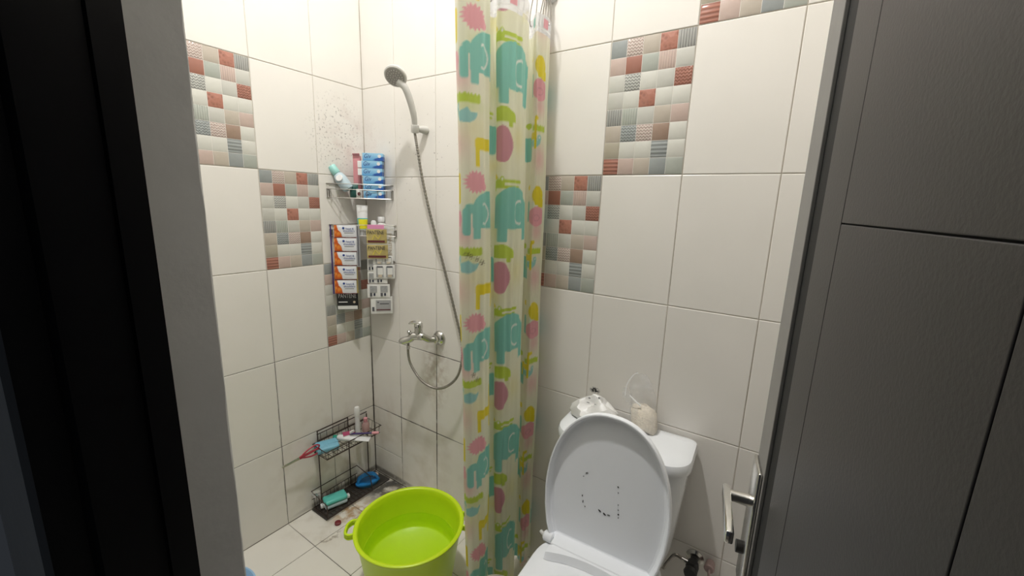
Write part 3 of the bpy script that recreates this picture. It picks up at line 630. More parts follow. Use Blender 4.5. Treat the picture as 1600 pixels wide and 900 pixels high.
# hose, ribbed
hpts = [Vector(Y(648, 207, -.050)), Vector(Y(652, 232, -.044)), Vector(Y(662, 290, -.030)), Vector(Y(676, 350, -.022)), Vector(Y(693, 415, -.018)), Vector(Y(709, 480, -.018)), Vector(Y(722, 540, -.03)), Vector(Y(718, 580, -.05)), Vector(Y(704, 600, -.065)), Vector(Y(683, 607, -.075)), Vector(Y(660, 596, -.085)), Vector(Y(644, 574, -.095)), Vector(Y(638, 555, -.10)), Vector(Y(638, 535, -.10))]
hl = spline(hpts, 44)
build('hose', MB().tube(hl, [.0062 if (i//2) % 2 else .0050 for i in range(len(hl))], 10), 'steel_wire', hs, True, auto=80)
# mixer
fl = Y(687, 528, -.001); mx_ = thing('shower_mixer', 'chrome single lever shower mixer with stubby spout', 'tap', (fl[0], 0, fl[2]-.03))
F0 = Vector((fl[0], -.0005, fl[2])); B0 = Vector(Y(654, 525, -.082)); S1 = Vector(Y(630, 533, -.120))
build('flange', MB().lathe([(.034, 0), (.034, .004), (.030, .012), (.020, .018), (.016, .020)], F0, 28, axis=(0, -1, 0)), 'chrome', mx_, True)
build('nut', MB().lathe([(.0175, 0), (.0185, .003), (.0185, .013), (.0165, .016)], F0+Vector((-.002, -.019, 0)), 6, axis=(-.2, -1, 0)), 'chrome', mx_)
arm = spline([F0+Vector((-.003, -.03, 0)), F0+Vector((-.015, -.05, .001)), B0+Vector((.02, .006, -.001)), B0], 6)
build('body', MB().tube(arm+[B0+Vector((-.012, -.008, 0))], [.0135]*6+[.015]*6+[.018]*(len(arm)-12)+[.016], 18), 'chrome', mx_, True)
spt = spline([B0, B0+Vector((-.02, -.012, -.002)), (B0+S1)/2+Vector((-.004, -.002, -.002)), S1, S1+Vector((-.006, -.004, -.008))], 6)
build('spout', MB().tube(spt, [.0185]*8+[.0170]*(len(spt)-12)+[.0155, .0150, .014, .010], 18), 'chrome', mx_, True)
build('cartridge', MB().lathe([(.0175, 0), (.0175, .028), (.0190, .034), (.0185, .048), (.015, .052)], B0+Vector((0, 0, .008)), 24), 'chrome', mx_, True)
lever = spline([B0+Vector((.014, .006, .052)), B0+Vector((0, 0, .062)), B0+Vector((-.018, -.012, .062)), B0+Vector((-.034, -.022, .058))], 5)
lm = MB()
for a in (-1, 0, 1):
    o_ = Vector((.005, -.008, 0))*a; lm.tube([p+o_ for p in lever], [.0055]*(len(lever)-4)+[.005, .0045, .004, .003], 8)
build('lever', lm, 'chrome', mx_, True)
lever_dot = build('marker', MB().lathe([(.0025, 0), (.0025, .001)], B0+Vector((.004, -.0195, .044)), 10, axis=(.2, -1, 0)), 'ink', mx_)
build('diverter', MB().lathe([(.005, 0), (.005, .012), (.0085, .014), (.0095, .022), (.006, .026)], (B0+S1)/2+Vector((-.006, -.004, .012)), 16), 'chrome', mx_, True)
build('hose_nut', MB().lathe([(.0085, 0), (.0085, .016)], Vector(Y(638, 545, -.10)), 6), 'chrome', mx_)

# ================================================================== CORNER SHELVES
def corner_shelf(label, zt, depth, Lw, Rw, dz_mid, wires, bulge):
    t = thing('corner_shelf', label, 'shelf', (.08, -.08, zt-depth), 'wire corner shelves')
    front = lambda z, e=0: [(.003, -Lw+.003, z), (.012+e, -Lw-.006-e, z), (Rw*.5+bulge+e, -Lw*.5-bulge-e, z), (Rw+.006+e, -.012-e, z), (Rw-.003, -.003, z)]
    for z in (zt, zt-dz_mid):
        build('front_rail', MB().tube(spline(front(z), 10), .0017, 7), 'steel_wire', t, True)
    for z in (zt-.001,): 
        build('wall_rail', MB().tube([(.004, -Lw, z), (.004, -.004, z)], .002, 7), 'steel_wire', t, True); build('wall_rail', MB().tube([(.004, -.004, z), (Rw, -.004, z)], .002, 7), 'steel_wire', t, True)
    fr = spline(front(zt-depth), 10); 
    n = wires
    pts = [fr[int((len(fr)-1)*i/(n-1))] for i in range(n)]; up = spline(front(zt-dz_mid), 10)
    for i, p in enumerate(pts):
        q = up[int((len(up)-1)*i/(n-1))]
        # each wire drops from the rail and runs back to the corner side
        e = Vector((max(.004, p.x-.13), min(-.004, p.y+.13), zt-depth))
        if p.x+p.y < 0: dlt = p.x-.004
        else: dlt = -p.y-.004
        e = Vector((p.x-dlt, p.y+dlt, zt-depth))
        build('floor_wire', MB().tube([q, p, e], .0014, 5), 'steel_wire', t, True)
    build('base_rail', MB().tube(fr, .0018, 6), 'steel_wire', t, True)
    return t
ZS1, ZS2 = 1.557, 1.374
corner_shelf('upper wire corner shelf holding the stacked blue soap boxes', ZS1, .062, .200, .190, .024, 15, .014)
corner_shelf('lower wire corner shelf with the sachet strips hanging off it', ZS2, .050, .196, .206, .022, 13, .004)

def oriented(name, label, cat, origin, right, group=None):
    """thing whose local x runs along `right` (horizontal), local y points away from the viewer, z up"""
    t = thing(name, label, cat, origin, group); r = Vector((right[0], right[1], 0)).normalized()
    t.rotation_euler = (0, 0, math.atan2(r.y, r.x)); return t
# stack of six soap boxes
BW, BHt, BD = .090, .0333, .040
bang = math.atan2(.62, .78); fc = Vector((.1425, -.0665, 0)); zb = ZS1-.062+.002
order = ['bottom', 'second from bottom', 'third from bottom', 'third from top', 'second from top', 'top']
shift = [0, 0, 0, -.004, -.004, .001]
for i in range(6):
    t = oriented('soap_box', f'light blue soap carton, {order[i]} of the stack of six' if 0 < i < 5 else ('light blue soap carton at the bottom of the stack' if i == 0 else 'light blue soap carton on top of the stack'), 'soap box',
                 (fc.x, fc.y, zb+i*BHt), (math.cos(bang+random.uniform(-.03, .03)), math.sin(bang)), 'soap boxes stacked on the corner shelf')
    dx = shift[i]
    build('carton', MB().box((-BW/2+dx, 0, .0004), (BW/2+dx, BD, BHt-.0004), .0012), 'soapbox', t, local=True)
    if i in (3, 4): build('end_flap', MB().box((-BW/2+dx-.019, .003, .002), (-BW/2+dx-.0003, BD-.003, BHt-.002), .001), 'white', t, local=True)
    lettering('Giv', .022, 'ink_blue', t, (-BW*.24+dx, -.0006, BHt*.60), (1, 0, 0), (0, 0, 1), width=.030, height=.019, shear=.25)
    build('soap_bar_print', MB().lathe([(.0075, -.0004), (.0075, .0002)], (BW*.33+dx, -.0002, BHt*.62), 16, axis=(0, 1, 0)), 'white', t, local=True)
# pink box standing behind
pb = DG(557, 258, .135); t = oriented('pink_carton', 'pink carton standing behind the blue soap boxes', 'box', (pb[0], pb[1], zb), (.8, .6))
build('carton', MB().box((-.016, 0, .001), (.016, .022, .190), .001), 'pink_card', t, local=True)
build('open_flap', MB().add([(-.016, .0, .190), (.016, 0, .190), (.018, -.012, .199), (-.014, -.012, .197), (-.016, .0008, .1905), (.016, .0008, .1905), (.018, -.0112, .1998), (-.014, -.0112, .1978)], [(0, 1, 2, 3), (4, 7, 6, 5), (0, 3, 7, 4), (1, 5, 6, 2), (2, 6, 7, 3), (0, 4, 5, 1)]), 'pink_card', t, local=True)
# tilted pale bottle with teal cap
c0, c1 = Vector(DG(520, 263, .175)), Vector(DG(545, 296, .175)); ax = (c1-c0).normalized(); L = (c1-c0).length
t = thing('lotion_bottle', 'pale blue bottle with teal cap lying tilted on the corner shelf', 'bottle', c1)
build('cap', MB().lathe([(.016, -.012), (.0185, -.008), (.0185, .026), (.0175, .028)], c0, 24, axis=ax), 'teal_pale', t, True)
build('body', MB().lathe([(.015, .028), (.022, .036), (.0265, .055), (.027, L*.8), (.024, L*.98), (.012, L+.004)], c0, 28, axis=ax), 'bottle_pale', t, True)
bx = MB().lathe([(.016, 0), (.014, .002)], (c0+ax*(L*.55))+Vector((.014, -.022, .008)), 18, axis=(.5, -.8, .3)); build('label_disc', bx, 'white', t, True)
# dark pouch and small white sachet
p = DG(553, 298, .165); t = oriented('green_pouch', 'dark green pouch between the tilted bottle and soap boxes', 'pouch', (p[0], p[1], zb), (.75, .66))
def pillow(w_, h_, th, n=7, m_=7, edge=.12):
    vs = []; fs = []
    for s in (1, -1):
        for j in range(m_):
            for i in range(n):
                u, v = i/(n-1), j/(m_-1); e = min(1, min(u, 1-u)/edge)*min(1, min(v, 1-v)/edge) if edge > 0 else 1
                vs.append(((u-.5)*w_, -s*(th/2*max(0, e)**.5*(.8+.2*math.sin(u*9+v*7))+.0003), v*h_))
    o = n*m_
    for j in range(m_-1):
        for i in range(n-1):
            a = j*n+i; fs += [(a, a+1, a+n+1, a+n), (o+a, o+a+n, o+a+n+1, o+a+1)]
    for i in range(n-1): fs += [(i, o+i, o+i+1, i+1), ((m_-1)*n+i, (m_-1)*n+i+1, o+(m_-1)*n+i+1, o+(m_-1)*n+i)]
    for j in range(m_-1): fs += [(j*n, (j+1)*n, o+(j+1)*n, o+j*n), (j*n+n-1, o+j*n+n-1, o+(j+1)*n+n-1, (j+1)*n+n-1)]
    return MB().add(vs, fs)
build('pouch', pillow(.040, .060, .016), 'dark_green', t, True, local=True); build('top_seal', MB().box((-.02, -.0008, .058), (.02, .0008, .066)), 'silver', t, local=True)
p = DG(561, 298, .178); t = oriented('small_sachet', 'small white and brown sachet tucked left of the soap boxes', 'sachet', (p[0], p[1], zb), (.8, .6))
build('packet', pillow(.026, .040, .008), 'foil_white', t, True, local=True); build('print_patch', MB().lathe([(.008, 0), (.008, .001)], (.002, -.0052, .018), 14, axis=(0, -1, 0)), 'maroon', t, local=True)
# lower shelf: tube, two bottles
p = DG(567, 358, .165); t = oriented('cream_tube', 'white tube with yellow and teal print on the lower corner shelf', 'tube', (p[0], p[1], ZS2-.048), (.78, .62))
R = []
for z, wx, wy in ((0, .016, .014), (.012, .016, .014), (.02, .021, .019), (.08, .024, .016), (.125, .026, .008), (.138, .027, .0015)): R.append([(wx*math.cos(a), wy*math.sin(a), z) for a in np.linspace(0, 2*PI, 24, endpoint=False)])
build('tube', MB().rings(R), 'white', t, True, local=True)
def tube_band(z0, z1, a0, a1, e=.0006):
    vs = []; fs = []; n = 10
    for z in (z0, z1):
        f = (z-.02)/.06 if z < .08 else 1; wx, wy = (.021+.003*f, .019-.003*f) if z < .08 else (.024+.002*(z-.08)/.045, .016-.008*(z-.08)/.045)
        for i in range(n+1):
            a = a0+(a1-a0)*i/n; vs.append(((wx+e)*math.cos(a), (wy+e)*math.sin(a), z))
    for i in range(n): fs.append((i, i+1, n+2+i, n+1+i))
    return MB().add(vs, fs)
build('teal_print', tube_band(.025, .079, PI*1.02, PI*1.98, .0004), 'teal', t, True, local=True); build('yellow_print', tube_band(.030, .074, PI*1.30, PI*1.95, .0009), 'yellow', t, True, local=True)
build('cap', MB().lathe([(.016, -.001), (.017, .012)], (0, 0, 0), 20), 'white', t, True, local=True)
p = DG(596, 352, .140); t = oriented('small_bottle', 'small bottle with square white cap on the lower corner shelf', 'bottle', (p[0], p[1], ZS2-.048), (.8, .6))
build('body', MB().lathe([(.019, 0), (.020, .004), (.020, .050), (.012, .062)], n=24), 'foil_white', t, True, local=True); build('cap', MB().lathe([(.0165, .062), (.017, .064), (.017, .084), (.0155, .086)], n=24), 'white', t, True, local=True)
p = DG(584, 356, .165); t = oriented('round_jar', 'small bottle with domed white cap behind the gold sachets', 'bottle', (p[0], p[1], ZS2-.048), (.8, .6))
build('body', MB().lathe([(.013, 0), (.0135, .003), (.0135, .040), (.013, .045)], n=24), 'dark_green', t, True, local=True); build('cap', MB().lathe([(.0135, .045), (.0135, .058), (.010, .067), (.003, .070)], n=24), 'white', t, True, local=True)

# ---------------------------------------------------------------- sachet strips hanging from the lower shelf
ER = Vector((1, 1, 0)).normalized()          # along the hanging plane, to the right
EN = Vector((1, -1, 0)).normalized()         # towards the viewer
def strip(name, label, x, y, s, group='sachet strips hanging from the corner shelf'):
    p = DG(x, y, s); t = thing(name, label, 'sachet', p, group); t.rotation_euler = (0, 0, math.atan2(ER.y, ER.x)); return t, p
def rect_local(t0, s, x0, y0, x1, y1):       # local left, bottom, width, height on the strip's plane
    a = DG(x0, y1, s); b = DG(x1, y0, s); u0 = (Vector(a)-Vector(t0)).dot(ER); u1 = (Vector(b)-Vector(t0)).dot(ER); return u0, a[2]-t0[2], u1-u0, b[2]-a[2]
def add_sachet(t, t0, s, box, m, th=.006, tilt=.0):
    u, z, w_, h_ = rect_local(t0, s, *box); mb = pillow(w_, h_, th, 9, 7, .16); mb.xform(Matrix.Translation((u+w_/2, 0, z)) @ Matrix.Rotation(tilt, 4, 'X'))
    return build('sachet', mb, m, t, True, local=True), u, z, w_, h_
def patch(t, name, u0, u1, z0, z1, y, m): return build(name, MB().box((u0, y-.0002, z0), (u1, y+.0002, z1)), m, t, local=True)
# 1 orange and white shampoo strip
t, t0 = strip('shampoo_sachet_strip', 'strip of five orange and white shampoo sachets hanging at left', 540, 352, .232)
ys = [352, 371.5, 393.5, 415.5, 437.5, 459.5]
for i in range(5):
    so, u, z, w_, h_ = add_sachet(t, t0, .232, (522.5+i*.35, ys[i]+.3, 556.0+(.8 if i else 0), ys[i+1]-.3), 'shampoo', .007, 0)
    build('seal', MB().box((u, -.0012, z-.001), (u+w_, .0012, z+.0035)), 'maroon', so, local=True)
    zc = z+h_*.74; yy = -.0046
    lettering('head &', .012, 'ink_blue', so, (u+w_*.72, yy, zc), (1, 0, 0), (0, 0, 1), width=w_*.36, height=h_*.13)
    lettering('shoulders', .012, 'ink_blue', so, (u+w_*.68, yy, zc-h_*.18), (1, 0, 0), (0, 0, 1), width=w_*.52, height=h_*.13)
    build('emblem', MB().lathe([(.0052, 0), (.0052, .0006)], (u+w_*.43, yy+.0003, zc+h_*.03), 14, axis=(0, -1, 0)), 'ink_blue', so, local=True)
    patch(so, 'small_print', u+w_*.46, u+w_*.88, zc-h_*.36, zc-h_*.33, yy, 'ink_grey')
patch(t, 'side_edge', rect_local(t0, .232, 520.5, 352, 523, 460)[0], rect_local(t0, .232, 520.5, 352, 523, 460)[0]+.006, rect_local(t0, .232, 520, 352, 523, 460)[1], .0, .004, 'purple')
# 2 silver strip behind it
t, t0 = strip('silver_sachet_strip', 'silver backed sachet strip peeking out right of the orange sachets', 555, 352, .222)
so, u, z, w_, h_ = add_sachet(t, t0, .222, (546, 352, 561.5, 417), 'silver', .004); patch(so, 'dark_edge', u+w_*.80, u+w_*.86, z+.004, z+h_-.004, -.0024, 'ink')
t, t0 = strip('gold_edge_strip', 'narrow gold edged sachet strip behind the lower orange sachets', 552, 415, .220)
add_sachet(t, t0, .220, (540, 417, 558.5, 458), 'gold', .004)
# 3 black sachet
t, t0 = strip('black_sachet', 'black and white shampoo sachet at the bottom of the left strip', 543, 458, .216)
so, u, z, w_, h_ = add_sachet(t, t0, .216, (527.5, 455, 559, 484), 'foil_black', .005)
lettering('PANTENE', .012, 'silver', so, (u+w_*.5, -.0034, z+h_*.76), (1, 0, 0), (0, 0, 1), width=w_*.84, height=h_*.22)
patch(so, 'white_band', u+w_*.03, u+w_*.97, z+h_*.03, z+h_*.22, -.0030, 'foil_white'); patch(so, 'small_print', u+w_*.08, u+w_*.5, z+h_*.40, z+h_*.45, -.0034, 'foil_white')
build('flower_print', MB().lathe([(.006, 0), (.006, .0006)], (u+w_*.82, -.0034, z+h_*.42), 9, axis=(0, -1, 0)), 'sachet_beige', so, local=True)
# 4 white strip with vertical lettering at the right edge
t, t0 = strip('white_sachet_strip', 'white sachet strip with sideways lettering at the right edge', 608, 352, .206)
so, u, z, w_, h_ = add_sachet(t, t0, .206, (592, 351, 616, 408), 'foil_white', .005)
lettering('PANTENE', .012, 'sachet_beige', so, (u+w_*.72, -.0038, z+h_*.45), (0, 0, -1), (1, 0, 0), width=h_*.62, height=w_*.20)
# 5 gold strip
t, t0 = strip('gold_sachet_strip', 'pair of gold shampoo sachets with black lettering hanging at right', 588, 352, .234)
for box in ((573, 357.5, 604, 381), (574, 382, 606, 404.5)):
    so, u, z, w_, h_ = add_sachet(t, t0, .234, box, 'gold', .007)
    lettering('PANTENE', .014, 'ink', so, (u+w_*.46, -.0048, z+h_*.76), (1, 0, 0), (0, 0, 1), width=w_*.80, height=h_*.24)
    patch(so, 'maroon_band', u+w_*.06, u+w_*.90, z+h_*.10, z+h_*.24, -.0044, 'maroon')
    build('ribbon_print', MB().tube([(u+w_*.28, -.0044, z+h_*.28), (u+w_*.40, -.0044, z+h_*.60), (u+w_*.58, -.0044, z+h_*.34), (u+w_*.70, -.0044, z+h_*.58)], .0012, 5), 'yellow', so, local=True)
    for q, zz in (('edge', z+h_*.965), ('edge', z)): patch(so, q, u, u+w_, zz, zz+h_*.035, -.0016, 'cream_plastic')
u, z, w_, h_ = rect_local(t0, .234, 574, 351.5, 600, 357.5); build('pink_tear_strip', MB().box((u, -.002, z), (u+w_, .001, z+h_), .0006), 'pink_print', t, local=True)
# 6 double column strip
t, t0 = strip('double_sachet_strip', 'white sachet strip with two beige bottles printed per row', 600, 404, .222)
for box in ((583, 400, 614, 413), (584, 413.5, 616.5, 435.5)):
    so, u, z, w_, h_ = add_sachet(t, t0, .222, box, 'foil_white', .005)
    for f in (.30, .76):
        patch(so, 'print_panel', u+w_*(f-.17), u+w_*(f+.17), z+h_*.12, z+h_*.84, -.0036, 'sachet_grey'); patch(so, 'print_panel', u+w_*(f-.10), u+w_*(f+.15), z+h_*.30, z+h_*.78, -.0040, 'foil_white'); patch(so, 'print_panel', u+w_*(f-.08), u+w_*(f+.10), z+h_*.12, z+h_*.30, -.0042, 'sachet_beige')
        patch(so, 'small_print', u+w_*(f-.14), u+w_*(f+.14), z+h_*.80, z+h_*.90, -.0044, 'ink_grey')
# 7 back printed strip
t, t0 = strip('grey_sachet_strip', 'white sachet strip with dense grey back print hanging lowest left', 588, 404, .214)
for box in ((574.5, 404, 604, 424), (575, 424.5, 605, 443), (574.5, 444, 609, 465)):
    so, u, z, w_, h_ = add_sachet(t, t0, .214, box, 'foil_white', .004)
    for f in ((.25, .72) if box[1] > 440 else (.2, .62)):
        patch(so, 'print_panel', u+w_*(f-.14), u+w_*(f+.18), z+h_*.40, z+h_*.88, -.0030, 'sachet_grey'); patch(so, 'barcode', u+w_*(f-.14), u+w_*(f-.04), z+h_*.10, z+h_*.36, -.0030, 'ink_grey'); patch(so, 'barcode', u+w_*(f+.02), u+w_*(f+.10), z+h_*.14, z+h_*.34, -.0030, 'ink')
# 8 bottom sachet
t, t0 = strip('pale_sachet', 'single pale sachet hanging at the very bottom right', 596, 466, .208)
so, u, z, w_, h_ = add_sachet(t, t0, .208, (580, 463.5, 613, 490), 'foil_white', .005)
patch(so, 'print_panel', u+w_*.24, u+w_*.92, z+h_*.16, z+h_*.80, -.0033, 'silver'); patch(so, 'small_print', u+w_*.42, u+w_*.84, z+h_*.56, z+h_*.62, -.0040, 'ink_grey'); patch(so, 'small_print', u+w_*.26, u+w_*.90, z+h_*.20, z+h_*.26, -.0040, 'maroon'); patch(so, 'barcode', u+w_*.06, u+w_*.16, z+h_*.15, z+h_*.40, -.0033, 'ink_grey')
build('emblem', MB().lathe([(.004, 0), (.004, .0006)], (u+w_*.34, -.0038, z+h_*.68), 12, axis=(0, -1, 0)), 'ink_grey', so, local=True)

# ================================================================== FLOOR RACK IN THE CORNER
wr_ = thing('wire_rack', 'rusty black two tier wire rack standing in the corner', 'rack', (.07, -.22, 0))
def wire(name, pts, r=.0022, m='black_wire', parent=wr_): return build(name, MB().tube(pts, r, 6), m, parent, True)
XB, XF, YA, YB2, YB1 = .012, .122, -.362, -.052, -.130     # back/front x, left end, right ends of upper and lower basket
for y, z0 in ((-.335, 0), (-.170, 0), (-.058, 0)): wire('post', [(XB, y, z0+.001), (XB, y, .400 if y < -.1 else .375)], .003)
for z in (.400, .384, .350): wire('back_rail', [(XB, -.338, z), (XB, -.168 if z > .39 else -.056, z)], .0024)
for y in np.linspace(-.32, -.19, 5): wire('back_wire', [(XB, y, .352), (XB, y, .384)], .0014)
def basket(z0, z1, y0, y1, xf, nx, ny, name):
    wire(name+'_rim', [(XB, y0, z1), (xf, y0, z1-.004), (xf, y1, z1-.004), (XB, y1, z1), (XB, y0, z1)], .0024)
    wire(name+'_base', [(XB, y0+.006, z0), (xf-.006, y0+.006, z0), (xf-.006, y1-.006, z0), (XB, y1-.006, z0), (XB, y0+.006, z0)], .0022)
    for y in np.linspace(y0+.012, y1-.012, ny): wire('cross_wire', [(XB, y, z1), (XB+.001, y, z0), (xf-.006, y, z0), (xf, y, z1-.004)], .0013)
    for x in np.linspace(XB+.012, xf-.012, nx): wire('long_wire', [(x, y0+.001, z1-.003), (x, y0+.006, z0), (x, y1-.006, z0), (x, y1-.001, z1-.003)], .0013)
basket(.300, .345, YA, YB2, XF, 4, 13, 'upper_basket')
wire('lower_basket_rim', [(.140, -.384, .014), (.138, -.384, .085), (XB, -.384, .105), (XB, YB1, .105), (.120, YB1, .088), (.138, YB1, .014)], .0024)
wire('lower_basket_base', [(XB, -.378, .012), (.136, -.378, .012), (.136, YB1-.006, .012), (XB, YB1-.006, .012), (XB, -.378, .012)], .0022)
for y in np.linspace(-.37, YB1-.012, 12): wire('cross_wire', [(XB, y, .060), (XB+.001, y, .012), (.136, y, .012)], .0013)
for x in np.linspace(XB+.012, .128, 5): wire('long_wire', [(x, -.384, .100), (x, -.378, .012), (x, YB1-.006, .012)], .0013)
wire('back_rail', [(XB, -.384, .060), (XB, YB1, .060)], .0018)
M['tray'] = mat('grimy_tray', (.05, .045, .038), .45, noise=.6, nscale=35)
build('drip_tray', MB().box((.006, -.386, .0015), (.128, -.012, .0075), .002), 'tray', wr_, True)

# --- upper tier items
ZU = .3016
def lump(name, label, cat, c, size, m, rot=0.0, seg=3, group=None, amp=.0):
    t = thing(name, label, cat, c, group); t.rotation_euler = (0, 0, rot); return t
c = Z(511, 700, .315); t = oriented('soap_packet', 'light blue wrapped soap bar lying on the upper rack tier', 'soap', (c[0], c[1], ZU+.010), (.35, .94))
bm = MB().box((-.050, -.032, .001), (.050, .032, .030), .009); bm.v = [(x+.002*math.sin(y*170), y+.002*math.sin(x*150), z+.0018*math.sin(x*210+y*160)*(z > .01)) for x, y, z in bm.v]
bm.xform(Matrix.Rotation(.20, 4, 'X')); build('wrap', bm, 'soap_blue', t, True, local=True, auto=60)
build('seam', MB().box((-.052, -.004, .028), (.052, .004, .0305), .001).xform(Matrix.Rotation(.20, 4, 'X')), 'soap_blue', t, True, local=True)
# white tube with green cap
a, b = Vector(Z(521, 683, .338)), Vector(Z(578, 686, .330)); ax = (b-a).normalized(); L = (b-a).length
t = thing('toothpaste_tube', 'white toothpaste tube with green cap lying on the upper rack tier', 'tube', (a+b)/2)
build('cap', MB().lathe([(.010, 0), (.011, .002), (.011, .018), (.007, .020)], a, 18, axis=ax), 'green_cap', t, True)
side = ax.cross(Vector((0, 0, 1))).normalized(); upv = side.cross(ax)
R = []
for f, rw, rh in ((.10, .008, .008), (.14, .015, .014), (.4, .019, .014), (.75, .021, .008), (1.0, .022, .0012)): R.append([a+ax*(L*f)+side*(rw*math.cos(q))+upv*(rh*math.sin(q)) for q in np.linspace(0, 2*PI, 20, endpoint=False)])
build('tube', MB().rings(R), 'white', t, True)
c = Z(546, 681, .345); t = oriented('magenta_sachet', 'magenta sachet lying on the white toothpaste tube', 'sachet', (c[0], c[1], .349), (.4, .9))
mb = pillow(.055, .030, .004); mb.xform(Matrix.Rotation(-1.35, 4, 'X')); build('packet', mb, 'magenta', t, True, local=True); build('seal', MB().box((-.0275, -.001, -.002), (.0275, .001, .001)), 'silver', t, local=True)
a, b = Vector(Z(547, 678, .358)), Vector(Z(592, 676, .354)); ax = (b-a).normalized(); L = (b-a).length
t = thing('toothbrush', 'dark purple toothbrush with pink end lying across the rack', 'toothbrush', (a+b)/2)
build('handle', MB().tube([a, a+ax*L*.3, a+ax*L*.75], [.003, .0048, .004], 10), 'purple', t, True); build('grip_end', MB().tube([a+ax*L*.75, a+ax*L*.8, a+ax*L], [.004, .0075, .0065], 10), 'pink', t, True)
build('bristles', MB().box(tuple(a+Vector((-.004, -.001, .002))), tuple(a+Vector((.004, .022, .012)))), 'white', t)
c = X(559.5, 680, .050); t = thing('roll_on_stick', 'tall white stick tube standing at the back of the rack', 'tube', (c[0], c[1], ZU))
hgt = X(558, 636, .050)[2]-ZU; build('body', MB().lathe([(.010, 0), (.0125, .002), (.0120, hgt*.62), (.0125, hgt*.68)], (c[0], c[1], ZU+.001), 22), 'white', t, True)
build('cap', MB().lathe([(.0135, hgt*.68), (.014, hgt*.70), (.014, hgt*.95), (.010, hgt)], (c[0], c[1], ZU+.001), 22), 'foil_white', t, True)
c = X(572, 680, .050); h2 = X(571, 653, .050)[2]-ZU; t = thing('pink_bottle', 'small clear pink bottle standing beside the white stick tube', 'bottle', (c[0], c[1], ZU))
build('body', MB().lathe([(.017, 0), (.019, .003), (.019, h2*.55), (.010, h2*.72)], (c[0], c[1], ZU+.001), 24), 'pink_clear', t, True); build('cap', MB().lathe([(.010, h2*.72), (.0105, h2*.74), (.0105, h2*.98), (.009, h2)], (c[0], c[1], ZU+.001), 20), 'pink', t, True)
# scissors hooked on the left end of the upper basket
A, B = Vector(X(440, 731, .045)), Vector(X(468, 716, .052)); t = thing('scissors', 'red handled scissors hooked on the left end of the rack', 'scissors', B)
ax = (B-A).normalized(); sd = Vector((0, 0, 1)).cross(ax).normalized(); un = ax.cross(sd)
for s in (1, -1):
    p = [A, A+ax*.004+un*(.004*s), B+un*(.006*s)+ax*.004, B+un*(-.003*s)+ax*.002]
    mb = MB(); th = sd*.0009; o_ = sd*(.001*s); mb.add([q+o_+th for q in p]+[q+o_-th for q in p], [(0, 1, 2, 3), (7, 6, 5, 4), (0, 4, 5, 1), (1, 5, 6, 2), (2, 6, 7, 3), (3, 7, 4, 0)]); bl = build('blade', mb, 'chrome_bright', t)
    C0 = B+ax*.012; far = Vector(X(494, 700 if s > 0 else 713, .060))
    loop = spline([C0+un*(.004*s), C0+ax*.035+un*(.020*s), C0+ax*.068+un*(.022*s), C0+ax*.082+un*(.010*s), C0+ax*.066+un*(.001*s), C0+ax*.034+un*(.003*s)], 6, closed=True)
    build('finger_loop', MB().tube(loop, .0036, 8, closed=True), 'red', t, True); build('shank', MB().tube([B+un*(.003*s), C0+un*(.005*s)+ax*.004], .0042, 8), 'red', t, True)
build('pivot', MB().lathe([(.003, -.003), (.003, .003)], B-ax*.006, 10, axis=sd), 'chrome', t)

# --- lower tier items
c = Z(524, 782, .030); t = oriented('soap_case', 'teal lidded soap case in the lower rack basket', 'soap case', (c[0], c[1], .014), (.30, .954))
build('base', MB().box((-.052, -.030, .0), (.052, .030, .022), .008), M['film'] if False else 'bottle_pale', t, True, local=True); build('lid', MB().box((-.053, -.031, .020), (.053, .031, .044), .010), 'teal', t, True, local=True)
for s in (-1, 1): build('clip', MB().box((.053*s-.010+(.006*s), -.010, .006), (.053*s+.010+(.006*s), .012, .022), .003), 'white', t, True, local=True)
c = Z(507, 775, .045); t = oriented('red_packet', 'dark red packet behind the teal soap case', 'packet', (c[0]-.02, c[1], .014), (.25, .97)); mb = pillow(.070, .040, .012); mb.xform(Matrix.Rotation(-.5, 4, 'X')); build('packet', mb, 'dark_red', t, True, local=True); build('seal', MB().box((-.035, -.001, -.003), (.035, .001, .002)), 'silver', t, local=True)
c = X(494, 768, .030); t = oriented('clear_wrapper', 'crumpled pale wrapper at the left end of the lower basket', 'wrapper', (c[0], c[1], .075), (.25, .97)); mb = pillow(.035, .030, .010); mb.v = [(x+.003*math.sin(z*300), y+.004*math.sin(x*260), z) for x, y, z in mb.v]; build('film', mb, 'silver', t, True, local=True); build('fold', MB().box((-.014, -.006, .024), (.014, -.004, .036)), 'foil_white', t, local=True)
# blue scrubbing brush at the right end
c = Z(574, 754, .02); t = oriented('scrubbing_brush', 'bright blue scrubbing brush with loop handle beside the rack', 'brush', (c[0]+.004, c[1], .0078), (.45, .89))
def brush_outline(k, z): 
    pts = []
    for q in np.linspace(0, 2*PI, 28, endpoint=False):
        x = .062*math.cos(q); wd = .030*(1-.45*max(0, math.cos(q))**1.5); pts.append((x*k, wd*math.sin(q)*k, z))
    return pts
build('bristles', MB().rings([brush_outline(.80, 0), brush_outline(.92, .014)]), 'bristle', t, True, local=True)
build('body', MB().rings([brush_outline(.94, .013), brush_outline(1.0, .016), brush_outline(1.0, .024), brush_outline(.92, .028)]), 'blue', t, True, local=True)
hpth = spline([(-.050, 0, .026), (-.040, 0, .052), (-.005, 0, .064), (.032, 0, .056), (.052, 0, .028)], 7)
hm = MB()
for s in (-.008, 0, .008): hm.tube([p+Vector((0, s, 0)) for p in hpth], .006, 8)
build('handle', hm, 'blue', t, True, local=True)
